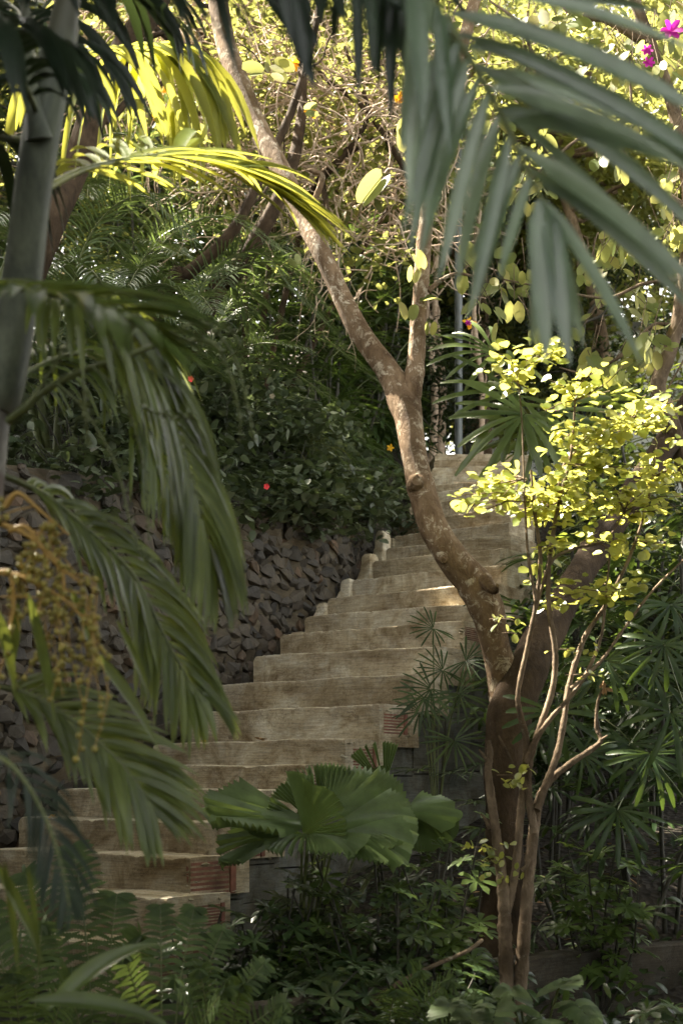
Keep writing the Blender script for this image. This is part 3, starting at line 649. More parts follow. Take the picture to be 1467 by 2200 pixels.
# ------------------------------------------------------------------ leaning limb tree at the left (behind the near palm)
def leaning_trees():
    a = P(95, 520, 8.6); gx, gy = a[0] - .6, a[1] + .3
    tree('leaning_tree', 'brown tree leaning right behind the near palm trunk at upper left', (gx, gy, gz(gx, gy)),
         [(gx, gy, gz(gx, gy) - .1), P(90, 520, 8.8), P(150, 390, 9), P(215, 210, 9), P(275, 90, 9), P(330, 20, 9.1), P(400, -120, 9.4), P(480, -300, 9.6)], .11, .06,
         clumps(P(430, -330, 9.6), (.9, .8, .4), 8, .4, 110), 'bgleaf', 'barkdark', .10, 5, .8)
    for i, (L, r, lab) in enumerate([([P(360, 620, 11.2), P(400, 590, 11.2), P(455, 545, 11.1), P(505, 490, 11), P(560, 380, 11), P(640, 200, 11.2), P(700, -60, 11.6), P(720, -300, 12)], .070, 'slanting brown trunk rising right out of the palms, left one of the pair'),
                                     ([P(455, 640, 11.6), P(500, 590, 11.5), P(560, 500, 11.4), P(610, 400, 11.4), P(640, 300, 11.5), P(650, 160, 11.8), P(640, -200, 12)], .095, 'thicker slanting trunk just right of its twin among the palms')]):
        b = L[0] + np.array([-.6, .3, 0]); b[2] = gz(b[0], b[1]); e = L[-1]
        tree('slanting_tree', lab, b, [b - np.array([0, 0, .1])] + L, r, r * .3, clumps(e + np.array([0, 0, .6]), (1.1, .9, .5), 8, .45, 100), 'bgleaf', 'barkdark', .10, 4, .8, group='slanting trunks behind the wall')
leaning_trees()

# ------------------------------------------------------------------ lit round-leaved shrub with pale stems, lower right
def round_shrub():
    base = P(1092, 2170, 5.75); base[2] = gz(base[0], base[1]); root = empty('round_leaf_shrub', base, 'pale many-stemmed shrub with sunlit yellow-green round leaves at right', 'shrub')
    mb = MB(); D = 5.75
    def st(L, d0=0, d1=0, n=8):
        m = len(L); a = spline([(x, y, D + d0 + (d1 - d0) * i / (m - 1), w) for i, (x, y, w) in enumerate(L)], 12 * m)
        p = np.array([P(x, y, d) for x, y, d, w in a]); r = a[:, 3] * K * a[:, 2] / 2 * .82 * (1 + rng.normal(0, .05, len(a))); tube(mb, p, r, n, .07); return p
    stems = [
        st([(1090, 2200, 46), (1088, 2100, 40), (1084, 2000, 36), (1082, 1930, 34), (1070, 1830, 28), (1058, 1740, 24), (1048, 1660, 20), (1052, 1620, 17), (1048, 1590, 13)]),
        st([(1088, 1960, 24), (1105, 1880, 22), (1116, 1770, 21), (1124, 1680, 20), (1131, 1600, 20), (1118, 1540, 16), (1112, 1490, 14), (1130, 1400, 13), (1150, 1300, 12), (1160, 1200, 11), (1148, 1100, 9), (1140, 1010, 6)], 0, .1),
        st([(1112, 2190, 40), (1122, 2050, 36), (1134, 1900, 32), (1144, 1800, 30), (1155, 1730, 26), (1178, 1680, 20), (1225, 1640, 17), (1270, 1610, 15), (1290, 1590, 13), (1280, 1560, 11), (1284, 1505, 8), (1300, 1470, 6)], 0, .2),
        st([(1152, 1740, 22), (1170, 1690, 19), (1196, 1620, 18), (1212, 1540, 16), (1222, 1470, 15), (1255, 1370, 13), (1300, 1300, 11), (1350, 1200, 9), (1390, 1080, 7), (1410, 960, 5)], 0, .3),
        st([(1148, 1790, 22), (1134, 1700, 20), (1138, 1630, 20), (1160, 1560, 17), (1186, 1480, 16), (1192, 1400, 15), (1178, 1300, 13), (1180, 1200, 12), (1200, 1080, 10), (1225, 980, 8), (1235, 860, 5)], 0, .15),
        st([(1128, 1640, 16), (1150, 1590, 15), (1185, 1540, 13), (1230, 1490, 11), (1262, 1440, 10), (1290, 1370, 8), (1300, 1290, 6), (1310, 1180, 5)], 0, .1),
        st([(1225, 1480, 12), (1290, 1420, 9), (1340, 1350, 8), (1400, 1270, 7), (1470, 1200, 5)], 0, .3),
        st([(1140, 1350, 10), (1180, 1215, 8), (1230, 1180, 8), (1300, 1160, 6), (1340, 1100, 4)], .1, .1),
        st([(1150, 1290, 9), (1135, 1200, 8), (1128, 1100, 6), (1120, 900, 4), (1110, 800, 3)], 0, .1),
        st([(1200, 1080, 8), (1210, 1000, 7), (1290, 930, 6), (1400, 880, 4)], .1, .3),
        st([(1100, 1640, 10), (1080, 1600, 7), (1070, 1580, 4)]), st([(1048, 1640, 10), (1036, 1620, 7), (1028, 1610, 3)]), st([(1052, 1780, 14), (1042, 1760, 10), (1032, 1748, 4)]),
        st([(1290, 1590, 9), (1300, 1583, 5), (1304, 1580, 3)]), st([(1120, 1870, 12), (1132, 1858, 9), (1138, 1845, 7)])]
    ml = MB()
    pads = [(1150, 775, 110, 35, 80), (1080, 800, 45, 22, 30), (1250, 830, 100, 45, 90), (1390, 870, 110, 45, 115), (1320, 925, 140, 40, 135), (1200, 925, 60, 26, 45), (1430, 1000, 80, 70, 150), (1300, 1000, 130, 40, 120),
            (1050, 1038, 95, 18, 85), (1005, 1072, 50, 12, 32), (1110, 1085, 110, 22, 120), (1230, 1085, 120, 50, 170), (1370, 1085, 110, 55, 160), (1190, 1040, 70, 18, 35), (1420, 1160, 60, 22, 30), (1270, 1272, 110, 20, 55), (1215, 1250, 40, 20, 20), (1335, 1265, 55, 16, 22),
            (1310, 1180, 80, 36, 50), (1180, 1170, 40, 22, 22), (1230, 1290, 60, 16, 22), (1105, 830, 60, 18, 16), (1250, 960, 80, 30, 50), (1450, 850, 50, 30, 40)]
    for x, y, rx, ry, n in pads:
        c = P(x, y, D + .12); dz = K * D
        # nearest stem point feeds the pad
        allp = np.concatenate(stems[:10]); allp = allp[allp[:, 2] < c[2] + .02] if (allp[:, 2] < c[2]).any() else allp
        j = np.argmin(np.linalg.norm(allp - c, axis=1)); 
        for k in range(max(2, n // 14)):
            e = c + np.array([rng.uniform(-1, 1) * rx, 0, rng.uniform(-.7, .8) * ry]) * dz + np.array([0, rng.uniform(-.2, .3), 0])
            q = spline([allp[j], (allp[j] + e) / 2 + rng.normal(0, .025, 3), e], 8); tube(mb, q, np.linspace(.0035, .0012, 8), 4, cap=False)
            m = max(3, int(n * 1.0 / max(2, n // 14))); tt = rng.uniform(.35, 1.02, m); i = np.clip((tt * 7).astype(int), 0, 7)
            b = q[i] + rng.normal(0, 1, (m, 3)) * np.array([.038, .05, .022]); L = rng.uniform(.026, .060, m)
            d = rdir(m); d[:, 2] = d[:, 2] * .45 + .05
            blades(ml, b, nrm(d), rdir(m) * .5 + np.array([0, -.5, .9]), L, L * .88, rng.uniform(0, .3, m), 4, 'oval', .22)
    for x, y, rx, ry, n in [(1105, 1665, 38, 40, 22), (1045, 1820, 55, 14, 16), (1062, 1850, 40, 30, 20), (1100, 1885, 28, 16, 8), (1250, 1395, 60, 8, 14), (1275, 1450, 60, 8, 10), (1090, 1330, 40, 12, 8), (1100, 1360, 28, 12, 5)]:
        c = P(x, y, D - .05); m = n; b = c + rng.normal(0, .5, (m, 3)) * np.array([rx * K * D, .05, ry * K * D]); L = rng.uniform(.024, .044, m)
        q = spline([c + np.array([.03, 0, -.01]), c, c + np.array([-rx * K * D, 0, 0])], 6); tube(mb, q, .0016, 4, cap=False)
        blades(ml, b, rdir(m), rdir(m) * .6 + np.array([0, -.4, 1.]), L, L * .7, .2, 4, 'oval', .22)
    mb.build('stems', 'bark2', root); ml.build('foliage', 'shrub', root)
    for x, y in ((1294, 1478), (1246, 1468), (1300, 1492)):
        md = MB(); blades(md, [P(x, y - 14, D + .15)] * 3, rdir(3, -2), rdir(3), .035, .02, .3, 3, 'oval', .4); md.build('dry_seed_tuft', 'deadleaf', root)
round_shrub()

# ------------------------------------------------------------------ near palm, left
def near_palm():
    base = P(-95, 2050, 3.0); base[2] = gz(base[0], base[1]); root = empty('near_palm', base, 'out of focus ringed palm with green crownshaft at the left edge', 'palm')
    def tp(L, seg=20): a = spline(L, 60); p = np.array([P(x, y, d) for x, y, d, w in a]); return p, a[:, 3] * K * a[:, 2] / 2
    mb = MB(); b0 = base - np.array([0, 0, .05])
    p, r = tp([(-20, 905, 3, 82), (-28, 1000, 3, 82), (-38, 1100, 3, 82), (-52, 1250, 3, 95), (-75, 1600, 3, 98), (-95, 2000, 3, 105)]); p = np.vstack([[P(-16, 862, 3)], p, [b0]]); r = np.concatenate([[92 * K * 1.5], r, [.062]])
    tube(mb, p, r, 20, .01); mb.build('trunk', 'palmtrunk', root)
    mb = MB(); p, r = tp([(-12, 880, 3, 92), (4, 830, 3, 98), (22, 740, 3, 92), (48, 600, 3, 84), (66, 450, 3, 80), (80, 350, 3, 80), (98, 240, 3, 80), (118, 140, 3.0, 74), (140, 40, 3.0, 58), (160, -60, 3, 40)]); tube(mb, p, r, 20, .006)
    p, r = tp([(85, 300, 2.97, 60), (72, 220, 2.95, 34), (62, 120, 2.93, 24), (55, 20, 2.9, 20), (40, -120, 2.9, 16), (-60, -300, 2.9, 10)]); tube(mb, p, r, 10)
    p, r = tp([(100, 260, 3.03, 50), (120, 190, 3.05, 40), (150, 110, 3.1, 24), (165, 60, 3.2, 14)]); tube(mb, p, r, 10)
    mb.build('crownshaft', 'crownshaft', root)
    def fr(L, m='palm', **k): return frond('frond', [P(*q) for q in L], root, m, **k)
    fr([(90, 410, 3.1), (180, 365, 3.7), (300, 338, 4.1), (410, 336, 4.3), (500, 358, 4.4), (560, 388, 4.45), (600, 415, 4.5)], 'palm_y', nl=40, ll=.44, lw=.044, side=.60, fwd=.95, droop=.25, rr=.010, upv=(.1, -.85, .9), lift=.02, start=.16, S=8)
    fr([(95, 200, 3.2), (140, 130, 4.2), (230, 105, 4.9), (300, 108, 5.1), (350, 116, 5.15), (385, 130, 5.2)], 'palm_y', nl=28, ll=.62, lw=.040, side=.8, fwd=.35, droop=2.6, rr=.009, upv=(0, -.2, 1), start=.22, S=9)
    fr([(30, 640, 3.05), (120, 640, 2.9), (230, 690, 2.9), (320, 800, 2.95), (385, 950, 3.0), (430, 1100, 3.0), (465, 1250, 3.05)], 'palm_b', nl=46, ll=.33, lw=.024, side=.7, fwd=.8, droop=1.9, rr=.009, upv=(.3, -.8, 1), S=8)
    fr([(60, 700, 3.3), (200, 640, 3.8), (300, 680, 4.0), (370, 790, 4.1), (420, 910, 4.1), (455, 1010, 4.1)], 'palm_b', nl=30, ll=.24, lw=.022, side=.5, fwd=.9, droop=1.2, rr=.007, upv=(.4, -.5, 1))
    fr([(-20, 1010, 3.1), (90, 1060, 3.2), (190, 1140, 3.25), (290, 1240, 3.3), (350, 1360, 3.3), (405, 1460, 3.3), (440, 1500, 3.3)], 'palm_b', nl=42, ll=.25, lw=.022, side=.75, fwd=.7, droop=.8, rr=.008, upv=(.2, -.9, .8))
    fr([(-40, 1470, 3.1), (60, 1490, 3.1), (160, 1550, 3.1), (240, 1620, 3.1), (300, 1690, 3.1), (335, 1750, 3.1)], 'palm_b', nl=40, ll=.23, lw=.018, side=.7, fwd=.75, droop=.35, rr=.007, upv=(.1, -.9, .6))
    fr([(-60, 600, 2.5), (40, 620, 2.4), (150, 640, 2.35), (260, 680, 2.3), (330, 720, 2.3)], 'palm', nl=16, ll=.22, lw=.035, side=.7, fwd=.6, droop=.3, rr=.006, upv=(0, -.4, 1))
    fr([(-40, 900, 2.9), (60, 800, 3.4), (180, 760, 3.5), (260, 830, 3.6), (330, 960, 3.6), (380, 1080, 3.6)], 'palm', nl=36, ll=.30, lw=.020, side=.7, fwd=.6, droop=1.5, rr=.007, upv=(.2, -.6, 1))
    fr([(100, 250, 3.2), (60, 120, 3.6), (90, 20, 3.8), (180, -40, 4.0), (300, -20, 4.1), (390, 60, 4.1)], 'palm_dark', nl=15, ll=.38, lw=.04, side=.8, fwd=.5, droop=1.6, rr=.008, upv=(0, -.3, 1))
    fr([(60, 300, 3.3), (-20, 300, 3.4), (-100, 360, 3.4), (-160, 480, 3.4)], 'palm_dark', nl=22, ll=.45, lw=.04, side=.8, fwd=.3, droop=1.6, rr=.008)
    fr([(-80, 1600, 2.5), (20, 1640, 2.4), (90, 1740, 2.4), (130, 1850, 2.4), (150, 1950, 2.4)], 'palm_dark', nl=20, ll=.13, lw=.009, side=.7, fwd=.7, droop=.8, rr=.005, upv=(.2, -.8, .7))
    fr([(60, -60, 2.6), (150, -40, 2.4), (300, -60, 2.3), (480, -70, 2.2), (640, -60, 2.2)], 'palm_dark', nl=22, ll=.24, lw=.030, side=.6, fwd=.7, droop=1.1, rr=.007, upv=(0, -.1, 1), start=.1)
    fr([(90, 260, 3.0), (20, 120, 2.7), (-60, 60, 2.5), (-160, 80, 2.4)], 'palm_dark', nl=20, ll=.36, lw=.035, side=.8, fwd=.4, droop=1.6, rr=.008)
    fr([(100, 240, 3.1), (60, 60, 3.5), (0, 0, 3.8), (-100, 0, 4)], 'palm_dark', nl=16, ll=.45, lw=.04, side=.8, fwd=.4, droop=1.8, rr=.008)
    # single broad leaflets hanging close to the lens
    for x0, y0, x1, y1, w, d, in [(195, 1395, 350, 1612, 46, 2.9), (250, 1330, 330, 1520, 30, 2.9), (60, 1270, 120, 1560, 38, 2.8), (-10, 1300, 35, 1500, 40, 2.8), (100, 2170, 325, 1985, 58, 2.9), (60, 2150, 400, 2180, 60, 2.8), (-20, 1840, 100, 2070, 40, 2.5), (10, 1850, 40, 2090, 24, 2.5), (60, 1860, 85, 2080, 20, 2.5),
                              (40, 1290, 25, 1440, 30, 2.9), (150, 1260, 215, 1450, 34, 2.95)]:
        mb = MB(); a = P(x0, y0, d); b = P(x1, y1, d + .1); L = np.linalg.norm(b - a); blades(mb, [a], [(b - a) / L + np.array([0, 0, .12])], [[.3, -1, .5]], L, w * K * d * .8, .35, 12, 'lance', .5, bend=.15, twist=.5); mb.build('leaflet', 'palm' if y0 > 1900 else 'palm_b', root)
    # flower stalks and fruit
    mf = MB(); ms = MB(); mg = MB()
    def strand(L, m, r, n=20): 
        p = spline([P(*q) for q in L], n); tube(m, p, np.linspace(r, r * .4, n), 6, cap=False); return p
    strand([(20, 905, 2.93), (50, 880, 2.9), (95, 840, 2.9), (170, 800, 2.88), (260, 770, 2.85), (340, 740, 2.85), (420, 730, 2.85)], mg, .010, 30)
    for L in [[(340, 740), (430, 690), (500, 760), (530, 860), (545, 940)], [(400, 730), (460, 740), (500, 820), (520, 940)], [(260, 770), (290, 700), (300, 640)], [(60, 870), (120, 780), (160, 700), (150, 640)], [(300, 760), (400, 700), (480, 700), (520, 740)], [(180, 800), (185, 900), (190, 960)], [(240, 775), (250, 700), (235, 640), (210, 600)],
              [(200, 790), (320, 880), (420, 900)], [(230, 780), (270, 860), (310, 1000), (320, 1150)], [(120, 820), (180, 880), (250, 1000), (290, 1160), (340, 1210)]]:
        p = strand([(x, y, 2.85) for x, y in L], mg, .0035)
        for q in p[4:]: ico = q + rdir(3) * .004; blades(mg, ico, rdir(3), rdir(3), .012, .009, 0, 2, 'oval', .4)
    for q0, q1, q2, q3 in [((0, 1125), (60, 1150), (130, 1215), (138, 1290)), ((-20, 1225), (60, 1245), (140, 1290), (195, 1345)), ((20, 1140), (60, 1135), (110, 1200), (170, 1250)), ((10, 1090), (40, 1060), (90, 1100), (150, 1150)), ((-20, 1240), (20, 1230), (30, 1300), (20, 1360))]:
        p = strand([(*q, 2.86) for q in (q0, q1, q2, q3)], ms, .0065)
        for k in range(6):
            s = p[int(rng.uniform(4, 19))]; ln = rng.uniform(.12, .30); dx = rng.normal(0, .035)
            q = spline([s, s + np.array([dx + rng.choice([-.02, .02]), rng.normal(0, .02), -.02]), s + np.array([dx * 1.6, rng.normal(0, .03), -ln * .55]), s + np.array([dx * 1.9 + rng.normal(0, .02), rng.normal(0, .03), -ln])], 22)
            tube(ms, q, np.linspace(.0018, .0009, 22), 5, cap=False)
            for c in q[4:]:
                if rng.random() < .6:
                    rr = rng.uniform(.005, .0078); cc = c + rdir(1)[0] * .007; th = np.linspace(0, pi, 6); 
                    tube(mf, np.array([cc + np.array([0, 0, rr * cos(a)]) for a in th]), np.array([rr * sin(a) + 1e-4 for a in th]), 7, cap=False)
    mg.build('flower_stalk', 'rachis', root); ms.build('fruit_stalk', 'fruitstalk', root); tag(mf.build('fruit', 'fruit', root), kind='stuff')
near_palm()

# ------------------------------------------------------------------ overhanging palm, upper right, very near the lens
def over_palm():
    base = np.array([1.5, .6, gz(1.5, .6)]); root = empty('overhanging_palm', base, 'blurred palm with a broad green frond drooping across the upper right', 'palm')
    mb = MB(); tube(mb, spline([base - [0, 0, .1], base + [-.1, -.2, 1.5], base + [-.4, -.1, 3.4], base + [-.55, .1, 4.1]], 30), np.linspace(.07, .045, 30), 16, .01); mb.build('trunk', 'palmtrunk', root)
    crown = base + np.array([-.55, .1, 4.05])
    R1 = [crown, P(700, -420, 1.7), P(850, -170, 1.95), P(925, 0, 2.0), P(1000, 110, 2.0), P(1075, 245, 2.0), P(1135, 370, 2.0), P(1178, 455, 2.0)]
    mb = MB(); tube(mb, spline(R1, 50), np.linspace(.009, .0025, 50), 7, mi=1)
    def lf(L, m=mb, prof='palm'):
        for x0, y0, x1, y1, w, d0, d1 in L:
            a = P(x0, y0, d0); b = P(x1, y1, d1); ln = np.linalg.norm(b - a); dv = (b - a) / ln; cr = np.cross(dv, [0, 1, 0])
            blades(m, [a], [dv + np.array([0, 0, .14])], [[rng.normal(0, .22), -1, .45 + rng.normal(0, .18)]], ln * 1.02, w * K * (d0 + d1) / 2 * .95, .16, 12, prof, .55, twist=rng.normal(0, .25))
    lf([(915, -30, 1500, 130, 56, 2, 1.9), (965, 30, 1560, 300, 62, 2, 1.8), (985, 75, 1600, 430, 58, 2, 1.9), (940, -10, 1420, 30, 40, 2, 2.1), (1020, 140, 1540, 560, 62, 2, 2.0), (1048, 190, 1500, 400, 60, 2, 1.85), (1062, 235, 1300, 330, 40, 2.0, 2.1),
        (1085, 262, 1600, 420, 78, 2, 1.9), (1110, 318, 1540, 690, 58, 2, 1.95), (1135, 365, 1500, 700, 50, 2, 2.0), (1150, 395, 1480, 640, 46, 2.0, 2.05), (1165, 430, 1372, 790, 42, 2, 1.98), (1000, 100, 1330, 220, 40, 2.05, 2.15), (1075, 240, 1400, 560, 40, 2.05, 2.15), (1030, 150, 1460, 330, 48, 2.02, 2.1),
        (1158, 430, 1172, 775, 66, 2, 1.95), (1178, 455, 1222, 780, 62, 2, 1.93), (1168, 440, 1140, 740, 40, 2.02, 2.0), (1180, 460, 1250, 740, 36, 2, 2.0),
        (960, 40, 868, 500, 46, 2, 1.9), (985, 85, 885, 540, 44, 2, 1.9), (1005, 120, 915, 470, 40, 2, 1.92), (1030, 165, 905, 570, 42, 2, 1.9), (1048, 200, 945, 600, 44, 2, 1.92), (1070, 250, 985, 620, 44, 2, 1.95), (1092, 290, 1010, 680, 42, 2, 1.95), (1115, 330, 1030, 640, 36, 2, 1.98), (1140, 375, 1075, 600, 34, 2, 2), (1128, 350, 1010, 560, 30, 2.03, 2.05),
        (925, -10, 862, 330, 52, 2, 1.88), (900, -60, 880, 430, 56, 1.98, 1.85), (880, -90, 905, 280, 60, 1.98, 1.85), (940, 10, 965, 330, 44, 2.0, 1.9), (960, 30, 1000, 300, 40, 2.03, 1.98)])
    mb.build('frond', ['palm_near', 'rachis'], root)
    mb = MB(); tube(mb, spline([crown, P(600, -500, 1.6), P(560, -300, 1.9), P(640, -90, 2.1), P(760, -60, 2.2), P(900, -80, 2.3)], 40), np.linspace(.008, .003, 40), 7, mi=1)
    lf([(600, -80, 672, 185, 66, 2.1, 2.05), (575, -60, 690, 120, 34, 2.1, 2.1), (640, -90, 655, 160, 52, 2.1, 2.05), (530, -60, 640, 110, 30, 2.1, 2.1), (700, -80, 690, 60, 50, 2.2, 2.1), (735, -80, 718, 110, 32, 2.2, 2.15), (765, -70, 770, 215, 34, 2.2, 2.1), (790, -80, 800, 170, 36, 2.2, 2.1), (820, -80, 815, 200, 36, 2.25, 2.15), (845, -80, 840, 260, 40, 2.25, 2.15), (865, -80, 870, 160, 50, 2.3, 2.2),
        (680, -90, 740, 60, 46, 2.2, 2.1), (430, -160, 505, 165, 30, 2.2, 2.1), (330, -140, 445, 60, 30, 2.2, 2.1), (860, -60, 920, 120, 60, 2.2, 2.1), (720, -90, 880, 40, 60, 2.2, 2.15), (820, -100, 1000, 40, 60, 2.2, 2.15)], mb)
    mb.build('frond', ['palm_dark', 'rachis'], root)
    for L in ([crown, crown + [.5, -.6, .6], crown + [1.2, -1.1, .4], crown + [1.7, -1.4, -.3]], [crown, crown + [-.3, -.8, .6], crown + [-.7, -1.6, .3], crown + [-1, -2.1, -.5]]):
        frond('frond', L, root, 'palm_near', nl=26, ll=.5, lw=.04, droop=.8)
over_palm()

# ------------------------------------------------------------------ plants above the wall
def wv(u, v): p = wline(u, v)[0]; return p[..., 0], p[..., 1]
def creepers():
    labs = ['leafy creeper hanging over the wall top behind the near palm', 'dense creeper spilling over the wall left of its middle', 'creeper with pale heart leaves and a red flower on mid wall top', 'thick creeper bush on the wall top above the loose stones',
            'creeper trailing low over the wall right of its middle', 'dark creeper bush nearest the bent trunk on the wall', 'creeper mound filling the wall end by the upper steps', 'upper creeper bush behind the first row on the slope', 'upper creeper bush in front of the dark fan palms']
    spots = [(-.6, -3.6), (-.6, -2.0), (-.6, -.7), (-.65, .5), (-.55, 1.6), (-.55, 2.8), (-.9, 4.1), (-1.5, 1.3), (-1.5, 3.1)]
    for i, ((u, v), lab) in enumerate(zip(spots, labs)):
        x, y = wv(u, v); z = gz(x, y); root = empty('creeper_bush', (x, y, z), lab, 'bush', 'creepers on the wall top'); mb = MB(); ms = MB()
        c0 = np.array([x, y, z + .35])
        for k in range(26):
            d = rdir(1)[0]; c = c0 + d[0] * .75 * NV + (abs(d[1]) * .45 - .25 + (u < -1) * -.1) * WV; c[2] = z + .15 + .55 * abs(d[2]) + rng.uniform(-.1, .35) + (.25 if u < -1 else 0)
            if u > -1 and k % 4 == 0: c = c0 + rng.uniform(-.75, .75) * NV + rng.uniform(.42, .56) * WV; c[2] = z + rng.uniform(-.22, .15)
            leaf_cloud(mb, c, np.array([.28, .24, .20]), 100, .082, 'heart', 4, .85, .5, fold=.2)
            q = spline([[x, y, z - .05], (np.array([x, y, z]) + c) / 2 + rng.normal(0, .1, 3), c, c + rng.normal(0, .2, 3) + [0, 0, -.1]], 14); tube(ms, q, np.linspace(.006, .002, 14), 4, cap=False)
        twig_tangle(ms, c0, np.array([.7, .6, .4]), 9, .0025, .5, 4)
        ms.build('stems', 'cane', root); mb.build('foliage', 'ivy', root)
        if i in (2, 1, 4):
            px = {2: (573, 1046), 1: (410, 815), 4: (585, 852)}[i]; d = {2: 9.75, 1: 9.0, 4: 10.2}[i]; mf = MB(); q = P(*px, d - .25)
            a = np.linspace(0, 2 * pi, 6)[:5]; blades(mf, [q] * 5, np.stack([np.cos(a), np.full(5, -.5), np.sin(a)], -1), [[0, -1, .2]], .024, .02, .1, 4, 'oval', .1); mf.build('flower', 'redflower' if i != 4 else 'kerb', root)
creepers()

def weeping():
    for i, (u, v, lab) in enumerate([(-.42, 3.2, 'feathery weeping plant trailing down the dark wall beside the trunk'), (-.9, 4.9, 'feathery weeping plant at the far end of the wall'), (-.42, 2.3, 'thin weeping grass hanging over the wall stones')]):
        x, y = wv(u, v); z = gz(x, y); root = empty('weeping_plant', (x, y, z), lab, 'plant'); mb = MB(); n = 700
        b = np.array([x, y, z + .1]) + rng.normal(0, 1, (n, 1)) * .20 * NV + rng.uniform(-.1, .12, (n, 1)) * WV; b[:, 2] += rng.uniform(-.3, .45, n)
        d = rdir(n) * .6 + WV * .3 + np.array([0, 0, .4]); blades(mb, b, nrm(d), rdir(n), rng.uniform(.12, .32, n), .006, 1.3, 5, 'lance', .2, False); mb.build('foliage', 'grass' if i == 2 else 'fern', root)
        if i == 0: mf = MB(); q = P(832, 1005, 12); q = q + np.array([0, -.7, 0]); a = np.linspace(0, 2 * pi, 6)[:5]; blades(mf, [q] * 5, np.stack([np.cos(a), np.full(5, -.4), np.sin(a)], -1), [[0, -1, .2]], .035, .02, .1, 3, 'oval', .1); mf.build('flower', 'orange', root)
weeping()

def arecas():
    spots = [(-2.05, 9.9, 1.35, 'pale feathery palm in front of the slanting trunks'), (-1.35, 11.0, 1.35, 'pale feathery palm right of the slanting trunks'), (-2.75, 10.6, 1.5, 'feathery palm clump nearest the near palm trunk on the slope'), (-1.95, 11.6, 1.5, 'feathery palm below the slanting trunks'), (-3.0, 12.2, 1.9, 'feathery palm high on the slope at far left'), (-1.35, 12.6, 1.4, 'fine-leaved palm right of the slanting trunks'), (-2.35, 13.4, 2.1, 'tallest feathery palm behind the others on the slope'), (-1.9, 10.3, 1.0, 'low feathery palm just above the creepers at left')]
    for x, y, s, lab in spots:
        z = gz(x, y); root = empty('feathery_palm', (x, y, z), lab, 'palm', 'feathery palms on the slope'); mb = MB(); b = np.array([x, y, z])
        for c in range(3): tube(mb, spline([b + rng.normal(0, .08, 3) * [1, 1, 0] - [0, 0, .1], b + rng.normal(0, .15, 3) * [1, 1, 0] + [0, 0, .5 * s]], 6), .03, 8)
        mb.build('trunk', 'rachis', root)
        for k in range(11):
            a = k * 2.4 + rng.random() * .5; r = s * rng.uniform(.6, 1.0); h = s * rng.uniform(.35, 1.1); dv = np.array([cos(a), sin(a) * .9 - .25, 0])
            frond('frond', [b + [0, 0, .3 * s], b + dv * r * .35 + [0, 0, h], b + dv * r * .85 + [0, 0, h * 1.15], b + dv * r * 1.3 + [0, 0, h * .85]], root, 'areca', nl=42, ll=.34, lw=.015, side=.8, fwd=.6, droop=.45, rr=.008, S=4, lift=.25, start=.25, fold=.3, jit=.03)
arecas()

